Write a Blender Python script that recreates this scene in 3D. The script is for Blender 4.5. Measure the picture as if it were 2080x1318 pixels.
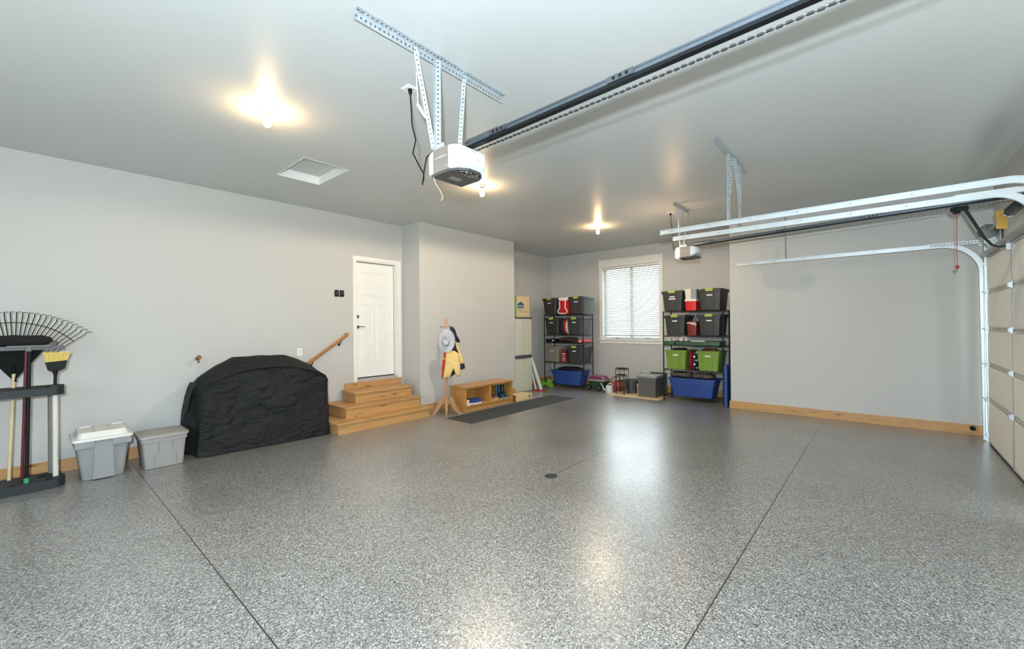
import bpy, bmesh, math, random
from mathutils import Vector, Matrix, noise
random.seed(7)
for o in list(bpy.data.objects): bpy.data.objects.remove(o)
SC = bpy.context.scene
COL = SC.collection
R = math.radians

# ------------------------------------------------------------------ camera
cam_d = bpy.data.cameras.new('camera'); cam = bpy.data.objects.new('camera', cam_d); COL.objects.link(cam)
cam_d.sensor_width = 36; cam_d.lens = 862.1/2080*36; cam_d.clip_start = .02
yaw, pit, rol = R(41.139), R(.119), R(-.524)
fw = Vector((math.cos(pit)*math.cos(yaw), math.cos(pit)*math.sin(yaw), math.sin(pit)))
rt = Vector((math.sin(yaw), -math.cos(yaw), 0)); up = rt.cross(fw)
r2 = rt*math.cos(rol)+up*math.sin(rol); u2 = -rt*math.sin(rol)+up*math.cos(rol)
M4 = Matrix((r2, u2, -fw)).transposed().to_4x4(); M4.translation = Vector((0, 0, 1.58))
cam.matrix_world = M4
SC.camera = cam

# ------------------------------------------------------------------ world (sky seen through the windows)
W = bpy.data.worlds.new('sky'); SC.world = W; W.use_nodes = True
wn = W.node_tree.nodes; wl = W.node_tree.links
bg = wn['Background']; tc = wn.new('ShaderNodeTexCoord'); sx = wn.new('ShaderNodeSeparateXYZ')
rp = wn.new('ShaderNodeValToRGB')
wl.new(tc.outputs['Generated'], sx.inputs[0]); wl.new(sx.outputs['Z'], rp.inputs[0]); wl.new(rp.outputs[0], bg.inputs[0])
rp.color_ramp.elements[0].position = 0.0; rp.color_ramp.elements[0].color = (.55, .62, .55, 1)
rp.color_ramp.elements[1].position = .25; rp.color_ramp.elements[1].color = (.80, .91, 1, 1)
bg.inputs[1].default_value = 12.0

# ------------------------------------------------------------------ lights
def area(name, loc, rot, sx_, sy_, power, col=(1, 1, 1), portal=False):
    l = bpy.data.lights.new(name, 'AREA'); l.shape = 'RECTANGLE'; l.size = sx_; l.size_y = sy_; l.energy = power; l.color = col
    if portal: l.cycles.is_portal = True
    o = bpy.data.objects.new(name, l); o.location = loc; o.rotation_euler = rot; COL.objects.link(o); return o
# photographer's flash just above the camera, a small hard source
fl = bpy.data.lights.new('camera_flash', 'SPOT'); fl.energy = 800; fl.spot_size = R(165); fl.spot_blend = .35; fl.shadow_soft_size = .035; fl.color = (.77, .90, 1)
flo = bpy.data.objects.new('camera_flash', fl); flo.location = (-.2, -.08, 1.80); flo.rotation_euler = (R(102), 0, R(41.1-90)); COL.objects.link(flo)
# portals that guide sky sampling through the fill window added behind the camera and the far window
area('portal_added_window', (-2.55, 3.0, 1.75), (0, R(-90), 0), 1.6, 2.4, 1, portal=True)
area('daylight_far_window', (10.06, 4.71, 2.125), (0, R(90), 0), 1.85, 1.49, 1, portal=True)
SC.view_settings.view_transform = 'Standard'; SC.view_settings.look = 'None'
SC.view_settings.gamma = 1; SC.view_settings.use_curve_mapping = False
SC.view_settings.exposure = 0.29
SC.cycles.use_denoising = True
SC.cycles.max_bounces = 10; SC.cycles.diffuse_bounces = 6; SC.cycles.sample_clamp_indirect = 6

# ------------------------------------------------------------------ materials
def lin(c):
    f = lambda v: v/12.92 if v <= .04045 else ((v+.055)/1.055)**2.4
    return tuple(f(v/255) for v in c)+(1,)
class NT:
    def __init__(s, name):
        s.m = bpy.data.materials.new(name); s.m.use_nodes = True; s.n = s.m.node_tree.nodes; s.l = s.m.node_tree.links
        s.b = s.n['Principled BSDF']
    def new(s, t, **k):
        n = s.n.new('ShaderNode'+t)
        for a, v in k.items(): setattr(n, a, v)
        return n
    def link(s, a, b): s.l.new(a, b)
    def math(s, op, a, b=None, c=None):
        n = s.new('Math', operation=op)
        for i, v in enumerate((a, b, c)):
            if v is None: continue
            if isinstance(v, (int, float)): n.inputs[i].default_value = v
            else: s.link(v, n.inputs[i])
        return n.outputs[0]
    def ramp(s, fac, stops, interp='LINEAR'):
        n = s.new('ValToRGB'); cr = n.color_ramp; cr.interpolation = interp
        while len(cr.elements) < len(stops): cr.elements.new(.5)
        for e, (p, c) in zip(cr.elements, stops): e.position = p; e.color = c
        s.link(fac, n.inputs[0]); return n.outputs[0]
    def mix(s, f, a, b):
        n = s.new('Mix', data_type='RGBA')
        for i, v in ((0, f), (6, a), (7, b)):
            if isinstance(v, (int, float, tuple)): n.inputs[i].default_value = v
            else: s.link(v, n.inputs[i])
        return n.outputs[2]
    def coord(s, scale=(1, 1, 1), out='Object'):
        t = s.new('TexCoord'); mp = s.new('Mapping'); mp.inputs['Scale'].default_value = scale
        s.link(t.outputs[out], mp.inputs[0]); return mp.outputs[0]
    def noise(s, vec, scale, detail=3, rough=.5):
        n = s.new('TexNoise'); n.inputs['Scale'].default_value = scale; n.inputs['Detail'].default_value = detail
        n.inputs['Roughness'].default_value = rough; s.link(vec, n.inputs['Vector']); return n.outputs['Fac']
    def bump(s, h, strength, dist=.002):
        n = s.new('Bump'); n.inputs['Strength'].default_value = strength; n.inputs['Distance'].default_value = dist
        s.link(h, n.inputs['Height']); s.link(n.outputs[0], s.b.inputs['Normal'])
MC = {}
def plain(name, rgb, rough=.5, metal=0, var=.06, bump=0, bscale=200, spec=.5, scale=6):
    if name in MC: return MC[name]
    t = NT(name); c = lin(rgb); v = t.coord(); n = t.noise(v, scale, 3)
    lo = tuple(x*(1-var) for x in c[:3])+(1,); hi = tuple(min(1, x*(1+var)) for x in c[:3])+(1,)
    t.link(t.ramp(n, [(.3, lo), (.7, hi)]), t.b.inputs['Base Color'])
    t.b.inputs['Roughness'].default_value = rough; t.b.inputs['Metallic'].default_value = metal
    t.b.inputs['Specular IOR Level'].default_value = spec
    if bump: t.bump(t.noise(v, bscale, 2), bump, .0015)
    MC[name] = t.m; return t.m
def wood(name, light, dark, axis='x', rough=.45, knots=True, sc=1.0):
    if name in MC: return MC[name]
    t = NT(name); s = {'x': (1.2, 14, 14), 'y': (14, 1.2, 14), 'z': (14, 14, 1.2)}[axis]
    v = t.coord(tuple(a*sc for a in s)); n = t.noise(v, 1.6, 6, .6); n2 = t.noise(v, 9, 3, .6)
    f = t.math('MULTIPLY_ADD', n2, .35, t.math('MULTIPLY', n, .75))
    col = t.ramp(f, [(.3, lin(dark)), (.5, lin(light)), (.75, tuple(min(1, c*1.12) for c in lin(light)[:3])+(1,))])
    if knots:
        s2 = {'x': (2.0, 7, 7), 'y': (7, 2.0, 7), 'z': (7, 7, 2.0)}[axis]
        vo = t.new('TexVoronoi'); vo.inputs['Scale'].default_value = 1.3; t.link(t.coord(s2), vo.inputs['Vector'])
        k = t.math('LESS_THAN', vo.outputs['Distance'], .13)
        k2 = t.new('MapRange'); k2.inputs[1].default_value = .06; k2.inputs[2].default_value = .2; k2.inputs[3].default_value = .8; k2.inputs[4].default_value = 0
        t.link(vo.outputs['Distance'], k2.inputs[0])
        col = t.mix(k2.outputs[0], col, lin((92, 55, 22)))
    t.link(col, t.b.inputs['Base Color']); t.b.inputs['Roughness'].default_value = rough
    t.bump(n2, .15, .001); MC[name] = t.m; return t.m

def m_wall():
    t = NT('wall_paint'); v = t.coord(); n = t.noise(v, .6, 2)
    t.link(t.ramp(n, [(.3, lin((189, 188, 185))), (.7, lin((193, 192, 189)))]), t.b.inputs['Base Color'])
    t.b.inputs['Roughness'].default_value = .62; t.b.inputs['Specular IOR Level'].default_value = .35
    t.bump(t.noise(v, 90, 3, .6), .12, .002); return t.m
def m_ceil():
    t = NT('ceiling_paint'); v = t.coord(); n = t.noise(v, .7, 2)
    t.link(t.ramp(n, [(.3, lin((195, 197, 196))), (.7, lin((199, 201, 200)))]), t.b.inputs['Base Color'])
    t.b.inputs['Roughness'].default_value = .4; t.b.inputs['Specular IOR Level'].default_value = .5
    t.bump(t.noise(v, 70, 3, .6), .12, .002); return t.m
def m_floor():
    t = NT('epoxy_flake_floor'); v = t.coord()
    def flakes(scale):
        a = t.new('TexVoronoi'); a.inputs['Scale'].default_value = scale; a.inputs['Randomness'].default_value = 1
        t.link(v, a.inputs['Vector'])
        s = t.new('SeparateColor'); t.link(a.outputs['Color'], s.inputs[0]); return s.outputs[0], s.outputs[1]
    a, a2 = flakes(115); b, b2 = flakes(210)
    g = lambda x: lin((x, x, x-3))
    ca = t.ramp(a, [(0, g(44)), (.14, g(76)), (.3, g(106)), (.5, g(132)), (.72, g(160)), (.9, g(200)), (.97, lin((150, 132, 110)))], 'CONSTANT')
    cb = t.ramp(b, [(0, g(42)), (.2, g(84)), (.42, g(122)), (.62, g(152)), (.86, g(206))], 'CONSTANT')
    col = t.mix(.5, ca, cb)
    lf = t.noise(t.coord((.5, .5, .5)), 1.6, 2, .5)
    dk = t.ramp(lf, [(.3, (.86, .855, .85, 1)), (.55, (1, 1, 1, 1))])
    mm = t.new('Mix', data_type='RGBA', blend_type='MULTIPLY'); mm.inputs[0].default_value = 1
    t.link(col, mm.inputs[6]); t.link(dk, mm.inputs[7]); col = mm.outputs[2]
    # saw-cut control joints in the slab
    s = t.new('SeparateXYZ'); t.link(t.new('TexCoord').outputs['Object'], s.inputs[0]); X, Y = s.outputs[0], s.outputs[1]
    def seg(x0, y0, x1, y1, w):
        L = math.hypot(x1-x0, y1-y0); dx, dy = (x1-x0)/L, (y1-y0)/L
        px = t.math('SUBTRACT', X, x0); py = t.math('SUBTRACT', Y, y0)
        al = t.math('ADD', t.math('MULTIPLY', px, dx), t.math('MULTIPLY', py, dy))
        ac = t.math('ABSOLUTE', t.math('SUBTRACT', t.math('MULTIPLY', px, dy), t.math('MULTIPLY', py, dx)))
        ins = t.math('MULTIPLY', t.math('GREATER_THAN', al, 0), t.math('LESS_THAN', al, L))
        return t.math('MULTIPLY', t.math('LESS_THAN', ac, w), ins)
    j = None
    for q in ((-2.4, .739, 8.66, .739, .0042), (.808, -1.1, .808, 6.88, .0042), (3.66, 2.627, 6.965, 2.672, .0055), (6.965, 2.672, 7.75, 2.48, .0055),
              (-1, 2.66, 3.55, 2.64, .0018), (4.81, 1.45, 4.79, 3.5, .004), (2.87, .74, 2.82, 1.75, .004), (6.98, 2.67, 6.83, 4.5, .004)):
        k = t.math('MULTIPLY', seg(*q), 1.0 if q[4] > .0041 else .55)
        j = k if j is None else t.math('MAXIMUM', j, k)
    col = t.mix(j, col, lin((38, 38, 38)))
    t.link(col, t.b.inputs['Base Color'])
    rn = t.noise(t.coord((1, 1, 1)), 1.1, 2, .5)
    mr = t.new('MapRange'); mr.inputs[1].default_value = .3; mr.inputs[2].default_value = .7; mr.inputs[3].default_value = .3; mr.inputs[4].default_value = .4
    t.link(rn, mr.inputs[0]); t.link(mr.outputs[0], t.b.inputs['Roughness'])
    t.b.inputs['Specular IOR Level'].default_value = .5
    h = t.math('MULTIPLY_ADD', a2, .3, t.math('MULTIPLY', t.noise(v, 60, 3), 1.0))
    t.b.inputs['Coat Weight'].default_value = .8; t.b.inputs['Coat Roughness'].default_value = .29; t.b.inputs['Coat IOR'].default_value = 1.5
    t.bump(h, .12, .0015); return t.m
def m_perf():
    # galvanised steel strap with a row of punched holes (UV: u = metres along, v = 0..1 across)
    t = NT('perforated_steel'); uv = t.new('TexCoord').outputs['UV']; s = t.new('SeparateXYZ'); t.link(uv, s.inputs[0])
    u = t.math('SUBTRACT', t.math('FRACT', t.math('DIVIDE', s.outputs[0], .032)), .5)
    v = t.math('SUBTRACT', s.outputs[1], .5)
    d = t.math('ADD', t.math('POWER', t.math('MULTIPLY', u, .032), 2), t.math('POWER', t.math('MULTIPLY', v, .034), 2))
    k = t.math('LESS_THAN', d, .0055**2)
    n = t.noise(t.coord(), 30, 3)
    base = t.ramp(n, [(.3, lin((168, 176, 180))), (.7, lin((196, 202, 205)))])
    t.link(t.mix(k, base, lin((70, 74, 78))), t.b.inputs['Base Color'])
    t.b.inputs['Metallic'].default_value = .35; t.b.inputs['Roughness'].default_value = .42; return t.m
def m_emit(name, rgb, strength):
    t = NT(name); t.b.inputs['Base Color'].default_value = lin(rgb)
    t.b.inputs['Emission Color'].default_value = lin(rgb); t.b.inputs['Emission Strength'].default_value = strength; return t.m
def m_glass(name):
    m = bpy.data.materials.new(name); m.use_nodes = True; n = m.node_tree.nodes; l = m.node_tree.links; n.clear()
    o = n.new('ShaderNodeOutputMaterial'); tr = n.new('ShaderNodeBsdfTransparent'); g = n.new('ShaderNodeBsdfGlossy'); mx = n.new('ShaderNodeMixShader')
    g.inputs['Roughness'].default_value = .02; mx.inputs[0].default_value = .06; tr.inputs[0].default_value = (.95, .97, .96, 1)
    l.new(tr.outputs[0], mx.inputs[1]); l.new(g.outputs[0], mx.inputs[2]); l.new(mx.outputs[0], o.inputs[0]); return m
def m_slat():
    m = bpy.data.materials.new('blind_slat'); m.use_nodes = True; n = m.node_tree.nodes; l = m.node_tree.links
    b = n['Principled BSDF']; b.inputs['Base Color'].default_value = lin((178, 180, 180)); b.inputs['Roughness'].default_value = .4
    tr = n.new('ShaderNodeBsdfTranslucent'); tr.inputs[0].default_value = lin((245, 246, 244)); mx = n.new('ShaderNodeMixShader'); mx.inputs[0].default_value = .02
    l.new(b.outputs[0], mx.inputs[1]); l.new(tr.outputs[0], mx.inputs[2]); l.new(mx.outputs[0], n['Material Output'].inputs[0]); return m
def m_mix_pattern(name, stops, scale, kind='noise', rough=.8, interp='CONSTANT'):
    t = NT(name); v = t.coord()
    if kind == 'noise': f = t.noise(v, scale, 2)
    elif kind == 'wave':
        w = t.new('TexWave'); w.wave_type = 'RINGS'; w.inputs['Scale'].default_value = scale; w.inputs['Distortion'].default_value = 5
        t.link(v, w.inputs['Vector']); f = w.outputs['Fac']
    t.link(t.ramp(f, stops, interp), t.b.inputs['Base Color']); t.b.inputs['Roughness'].default_value = rough; return t.m
def m_stripes(name, axis, period, c1, c2, rough=.5, duty=.5):
    t = NT(name); s = t.new('SeparateXYZ'); t.link(t.new('TexCoord').outputs['Object'], s.inputs[0])
    f = t.math('FRACT', t.math('DIVIDE', s.outputs[axis], period)); k = t.math('LESS_THAN', f, duty)
    t.link(t.mix(k, lin(c1), lin(c2)), t.b.inputs['Base Color']); t.b.inputs['Roughness'].default_value = rough; return t.m

WALL = m_wall(); CEIL = m_ceil(); FLOOR = m_floor(); PERF = m_perf()
WHITE = plain('white_trim_paint', (232, 230, 224), .4, var=.02)
DOORW = plain('white_door_paint', (235, 234, 230), .42, var=.02)
CEDARX = wood('cedar_x', (186, 142, 90), (144, 100, 56), 'x'); CEDARY = wood('cedar_y', (186, 142, 90), (144, 100, 56), 'y')
OAK = wood('oak_handrail', (170, 114, 60), (136, 84, 38), 'x', knots=False, rough=.3)
BENCH = wood('bench_oak', (188, 136, 76), (158, 106, 52), 'x', knots=False, rough=.35, sc=1.2)
BENCHZ = wood('bench_oak_upright', (184, 130, 70), (152, 100, 48), 'z', knots=False, rough=.35, sc=1.2)
TREEW = wood('coat_tree_beech', (162, 118, 74), (134, 92, 52), 'z', knots=False, rough=.4)
PLY = wood('plywood', (222, 196, 150), (190, 160, 112), 'y', knots=False)
PINE = wood('pale_pine', (214, 190, 148), (186, 158, 114), 'x', knots=False)
GALV = plain('galvanised_steel', (196, 202, 205), .36, .45, .05)
GALVD = plain('dull_steel', (150, 154, 156), .4, .6, .08)
BLK = plain('black_powder_coat', (14, 14, 15), .5, 0, .1, spec=.3)
BLKP = plain('black_plastic', (14, 15, 16), .6, 0, .1, spec=.25)
RAILB = plain('black_steel_rail', (34, 37, 41), .28, .7, .15)
CHAIN = plain('chain_steel', (80, 82, 84), .35, .8, .1)
DTOTE = plain('charcoal_tote', (50, 51, 52), .42, 0, .06)
GTOTE = plain('green_tote', (112, 142, 52), .42, 0, .05)
LATCH = plain('lime_latch', (152, 172, 60), .45, 0, .05)
TAUPE = plain('taupe_tote', (122, 117, 105), .45, 0, .06)
BTOTE = plain('blue_tote', (40, 70, 138), .42, 0, .06)
GRAYT = plain('grey_tote', (138, 139, 140), .5, 0, .04, bump=.1)
GRAYT2 = plain('warm_grey_tote', (148, 146, 142), .5, 0, .04, bump=.1)
LIDW = plain('off_white_lid', (212, 210, 203), .5, 0, .03)
STICK = plain('paper_label', (240, 240, 238), .6, 0, .02)
BRASS = plain('aged_brass', (140, 104, 60), .4, .8, .15)
NICKEL = plain('satin_nickel', (120, 116, 108), .3, .9, .1)

# ------------------------------------------------------------------ mesh helpers
class MB:
    def __init__(s): s.bm = bmesh.new(); s.uv = s.bm.loops.layers.uv.new('UVMap')
    def face(s, vs):
        try: return s.bm.faces.new(vs)
        except ValueError: return None
    def box(s, x0, x1, y0, y1, z0, z1, bev=0, rot=None, piv=None):
        g = bmesh.ops.create_cube(s.bm, size=1)['verts']
        for v in g: v.co = Vector(((x0+x1)/2+v.co.x*(x1-x0), (y0+y1)/2+v.co.y*(y1-y0), (z0+z1)/2+v.co.z*(z1-z0)))
        if bev:
            es = list({e for v in g for e in v.link_edges})
            r = bmesh.ops.bevel(s.bm, geom=es, offset=bev, segments=2, affect='EDGES', clamp_overlap=True)
            g = list({v for f in r['faces'] for v in f.verts} | {v for v in g if v.is_valid})
        if rot:
            p = Vector(piv) if piv else Vector(((x0+x1)/2, (y0+y1)/2, (z0+z1)/2))
            for v in g: v.co = rot @ (v.co-p)+p
        return g
    def loft(s, rings, cap0=True, cap1=True, closed=True):
        vr = [[s.bm.verts.new(p) for p in r] for r in rings]
        for a, b in zip(vr, vr[1:]):
            n = len(a)
            for i in range(n if closed else n-1):
                s.face((a[i], a[(i+1) % n], b[(i+1) % n], b[i]))
        if cap0: s.face(vr[0][::-1])
        if cap1: s.face(vr[-1])
        return vr
    def cyl(s, p0, p1, r0, r1=None, n=14, cap=True):
        p0, p1 = Vector(p0), Vector(p1); r1 = r0 if r1 is None else r1; d = (p1-p0).normalized()
        a = d.orthogonal().normalized(); b = d.cross(a)
        s.loft([[p+(a*math.cos(2*math.pi*i/n)+b*math.sin(2*math.pi*i/n))*r for i in range(n)] for p, r in ((p0, r0), (p1, r1))], cap, cap)
    def tube(s, pts, r, n=8):
        pts = [Vector(p) for p in pts]; rings = []; prev = None
        for i, p in enumerate(pts):
            d = (pts[min(i+1, len(pts)-1)]-pts[max(i-1, 0)]).normalized()
            a = d.orthogonal().normalized() if prev is None else (prev-d*prev.dot(d)).normalized()
            prev = a; b = d.cross(a)
            rr = r[i] if isinstance(r, (list, tuple)) else r
            rings.append([p+(a*math.cos(2*math.pi*k/n)+b*math.sin(2*math.pi*k/n))*rr for k in range(n)])
        s.loft(rings)
    def sweep(s, pts, prof, side):
        # profile (a,b) swept along pts; a along 'side', b along side x dir
        pts = [Vector(p) for p in pts]; side = Vector(side).normalized(); rings = []
        for i, p in enumerate(pts):
            d = (pts[min(i+1, len(pts)-1)]-pts[max(i-1, 0)]).normalized(); b = side.cross(d).normalized()
            rings.append([p+side*x+b*y for x, y in prof])
        s.loft(rings)
    def lathe(s, c, prof, n=24, axis='z', cap=True):
        c = Vector(c); rings = []
        for r, h in prof:
            ring = []
            for i in range(n):
                a = 2*math.pi*i/n; u, v = r*math.cos(a), r*math.sin(a)
                ring.append(c+Vector({'z': (u, v, h), 'x': (h, u, v), 'y': (u, h, -v)}[axis]))
            rings.append(ring)
        s.loft(rings, cap, cap)
    def torus(s, c, R_, r, axis='z', a0=0, a1=2*math.pi, n=28, m=8):
        c = Vector(c); pts = []
        for i in range(n+1):
            a = a0+(a1-a0)*i/n; u, v = R_*math.cos(a), R_*math.sin(a)
            pts.append(c+Vector({'z': (u, v, 0), 'x': (0, u, v), 'y': (u, 0, v)}[axis]))
        s.tube(pts, r, m)
    def prism(s, poly, axis, a, b):
        mk = {'x': lambda p, t: (t, p[0], p[1]), 'y': lambda p, t: (p[0], t, p[1]), 'z': lambda p, t: (p[0], p[1], t)}[axis]
        s.loft([[Vector(mk(p, t)) for p in poly] for t in (a, b)])
    def strap(s, p0, p1, w, t, side):
        # flat bar p0->p1, width w along 'side', thickness t; UV for the perforation pattern
        p0, p1 = Vector(p0), Vector(p1); d = (p1-p0); L = d.length; d.normalize()
        sd = Vector(side); sd = (sd-d*sd.dot(d)).normalized(); nn = d.cross(sd)
        vs = {}
        for i in (0, 1):
            for j in (0, 1):
                for k in (0, 1): vs[i, j, k] = s.bm.verts.new(p0+d*L*i+sd*w*(j-.5)+nn*t*(k-.5))
        inv = {v: k for k, v in vs.items()}
        for q in (((0,0,0),(1,0,0),(1,1,0),(0,1,0)), ((0,0,1),(0,1,1),(1,1,1),(1,0,1)), ((0,0,0),(0,0,1),(1,0,1),(1,0,0)),
                  ((0,1,0),(1,1,0),(1,1,1),(0,1,1)), ((0,0,0),(0,1,0),(0,1,1),(0,0,1)), ((1,0,0),(1,0,1),(1,1,1),(1,1,0))):
            f = s.face([vs[k] for k in q])
            for lp in f.loops:
                k = inv[lp.vert]; lp[s.uv].uv = (k[0]*L, float(k[1]))
    def angle(s, p0, p1, w, t, a, b):
        # L profile: two straps sharing the edge p0-p1, flanges along a and b
        a, b = Vector(a), Vector(b); p0, p1 = Vector(p0), Vector(p1)
        s.strap(p0+a*w/2, p1+a*w/2, w, t, a); s.strap(p0+b*w/2, p1+b*w/2, w, t, b)
    def puff(s, poly, yc, th, seed=0, amp=.006, axis='y'):
        # soft cloth-like body with the outline poly (x,z), thickness th around y = yc
        n0 = len(poly); pl = []
        for i in range(n0):
            a, b = poly[i], poly[(i+1) % n0]
            for k in range(4): pl.append((a[0]+(b[0]-a[0])*k/4, a[1]+(b[1]-a[1])*k/4))
        cx = sum(p[0] for p in pl)/len(pl); cz = sum(p[1] for p in pl)/len(pl)
        rings = []
        for sgn in (-1, 1):
            rr = []
            for q in (.08, .3, .5, .7, .85, .95, 1.0):
                h = th*math.sqrt(max(0, 1-q**2.6)); ring = []
                for p in pl:
                    x, z = cx+(p[0]-cx)*q, cz+(p[1]-cz)*q
                    w = noise.noise(Vector((x*14+seed, z*9, seed*3.1)))*amp*2+noise.noise(Vector((x*38+seed, z*14, seed)))*amp
                    ring.append(Vector((x, yc+sgn*h*.5+w*(1 if q < .98 else .4), z)) if axis == 'y' else Vector((yc+sgn*h*.5+w, x, z)))
                rr.append(ring)
            rings.append(rr)
        s.loft(rings[0]+rings[1][::-1][1:])
    def tbox(s, bot, top, z0, z1, rc=.02, n=3, cap1=True):
        def rr(q):
            x0, x1, y0, y1 = q; o = []
            for cx, cy, a0 in ((x1-rc, y1-rc, 0), (x0+rc, y1-rc, 90), (x0+rc, y0+rc, 180), (x1-rc, y0+rc, 270)):
                for k in range(n+1): a = R(a0+90*k/n); o.append((cx+rc*math.cos(a), cy+rc*math.sin(a)))
            return o
        s.loft([[Vector((p[0], p[1], z0)) for p in rr(bot)], [Vector((p[0], p[1], z1)) for p in rr(top)]], True, cap1)
    def build(s, name, mat, parent=None, smooth=False, kind=None, label=None, cat=None, group=None, ang=35):
        bmesh.ops.recalc_face_normals(s.bm, faces=s.bm.faces)
        me = bpy.data.meshes.new(name); 
        off = OFF.get(root_of(parent).name, None) if parent else None
        if off:
            for v in s.bm.verts: v.co -= off
        s.bm.to_mesh(me); s.bm.free()
        o = bpy.data.objects.new(name, me); COL.objects.link(o); me.materials.append(mat)
        if parent: o.parent = parent
        if smooth:
            for p in me.polygons: p.use_smooth = True
            try: me.set_sharp_from_angle(angle=R(ang))
            except Exception: pass
        tag(o, label, cat, group, kind); return o
OFF = {}
def root_of(o):
    while o.parent: o = o.parent
    return o
def tag(o, label=None, cat=None, group=None, kind=None):
    if label: o['label'] = label
    if cat: o['category'] = cat
    if group: o['group'] = group
    if kind: o['kind'] = kind
    return o
def thing(name, label, cat, loc=(0, 0, 0), group=None, rz=0, local=False):
    # Empty at the base of a thing; parts are given in world coordinates unless local=True
    o = bpy.data.objects.new(name, None); o.empty_display_size = .1; COL.objects.link(o); o.location = loc; o.rotation_euler = (0, 0, rz)
    OFF[o.name] = None if local else Vector(loc)
    return tag(o, label, cat, group)
def dup(root, loc, label, group=None, rz=None):
    r = root.copy(); COL.objects.link(r); r.location = loc; r['label'] = label
    if rz is not None: r.rotation_euler = (0, 0, rz)
    if group: r['group'] = group
    OFF[r.name] = OFF.get(root.name)
    for ch in list(root.children):
        c = ch.copy(); COL.objects.link(c); c.parent = r
        for g in list(ch.children):
            d = g.copy(); COL.objects.link(d); d.parent = c
    return r
def text_part(name, body, size, mat, parent, mtx, depth=.0006, kind=None):
    cu = bpy.data.curves.new(name, 'FONT'); cu.body = body; cu.size = size; cu.align_x = 'CENTER'; cu.align_y = 'CENTER'; cu.extrude = depth
    tmp = bpy.data.objects.new('tmp_text', cu); COL.objects.link(tmp); bpy.context.view_layer.update()
    me = bpy.data.meshes.new_from_object(tmp.evaluated_get(bpy.context.evaluated_depsgraph_get()))
    bpy.data.objects.remove(tmp); me.name = name; me.materials.clear(); me.materials.append(mat)
    off = OFF.get(root_of(parent).name); me.transform((Matrix.Translation(-off) if off else Matrix())@mtx)
    o = bpy.data.objects.new(name, me); COL.objects.link(o); o.parent = parent; return o
FACE_MY = Matrix.Rotation(R(90), 4, 'X')                      # text read from -y
FACE_MX = Matrix.Rotation(R(-90), 4, 'Z')@Matrix.Rotation(R(90), 4, 'X')  # text read from -x
def TR(x, y, z): return Matrix.Translation((x, y, z))

# ------------------------------------------------------------------ room shell
ZC = 3.49; YL, YB, YA = 6.904, 6.364, 7.108; XB, XR = 9.83, 8.667; YW = -1.15; XN = -2.4
def S(name, m, mat, parent=None, smooth=False):
    return m.build(name, mat, parent, kind='structure' if not parent else None, smooth=smooth)
m = MB(); m.box(XN-.2, XB+.2, YW-.2, YA+.2, -.12, 0); S('floor', m, FLOOR)
HX0, HX1, HY0, HY1 = 2.06, 2.6, 4.88, 5.687
m = MB()
m.box(XN-.2, HX0, YW-.2, YA+.2, ZC, ZC+.2); m.box(HX1, XB+.2, YW-.2, YA+.2, ZC, ZC+.2)
m.box(HX0, HX1, YW-.2, HY0, ZC, ZC+.2); m.box(HX0, HX1, HY1, YA+.2, ZC, ZC+.2)
S('ceiling', m, CEIL)
t = thing('attic_hatch', 'square recessed attic access hatch in the ceiling left of the opener', 'hatch', (2.33, 5.28, ZC+.08))
m = MB(); m.box(HX0, HX1, HY0, HY1, ZC+.10, ZC+.12); m.build('panel', CEIL, t)
m = MB(); w = .012
for q in ((HX0, HX0+w, HY0, HY1), (HX1-w, HX1, HY0, HY1), (HX0+w, HX1-w, HY0, HY0+w), (HX0+w, HX1-w, HY1-w, HY1)): m.box(*q, ZC-.002, ZC+.10)
m.build('frame', WHITE, t)
# left wall with the door opening
DX0, DX1, DZ0, DZ1 = 3.775, 4.62, .645, 2.755
m = MB(); m.box(XN-.2, DX0, YL, YL+.2, 0, ZC); m.box(DX1, 4.729, YL, YL+.2, 0, ZC); m.box(DX0, DX1, YL, YL+.2, 0, DZ0); m.box(DX0, DX1, YL, YL+.2, DZ1, ZC)
m.box(DX0, DX1, YL+.19, YL+.2, DZ0, DZ1)
S('wall_left', m, WALL)
m = MB(); m.box(4.729, 7.375, YB, YL+.2, 0, ZC); S('wall_closet', m, WALL)
m = MB(); m.box(7.375, XB+.2, YA, YA+.2, 0, ZC); S('wall_alcove', m, WALL)
# back wall with window hole
WY0, WY1, WZ0, WZ1 = 3.965, 5.455, 1.2, 3.05
m = MB(); m.box(XB, XB+.2, 2.15, WY0, 0, ZC); m.box(XB, XB+.2, WY1, YA+.0, 0, ZC); m.box(XB, XB+.2, WY0, WY1, 0, WZ0); m.box(XB, XB+.2, WY0, WY1, WZ1, ZC)
S('wall_back', m, WALL)
m = MB(); m.box(XR, XB+.2, YW-.2, 2.15, 0, ZC); S('wall_right', m, WALL)
m = MB()
m.box(XN-.2, XR, YW-.2, YW, 2.36, ZC); m.box(XN-.2, -.5, YW-.2, YW, 0, 2.36); m.box(5.15, 5.5, YW-.2, YW, 0, 2.36); m.box(8.08, XR, YW-.2, YW, 0, 2.36)
S('wall_front', m, WALL)
RY0, RY1, RZ0, RZ1 = 1.95, 4.05, .95, 2.45
m = MB(); m.box(XN-.2, XN, YW, RY0, 0, ZC); m.box(XN-.2, XN, RY1, YL, 0, ZC); m.box(XN-.2, XN, RY0, RY1, 0, RZ0); m.box(XN-.2, XN, RY0, RY1, RZ1, ZC)
S('wall_rear', m, WALL)
GLASS = m_glass('window_glass')
w2 = MB(); 
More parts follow.
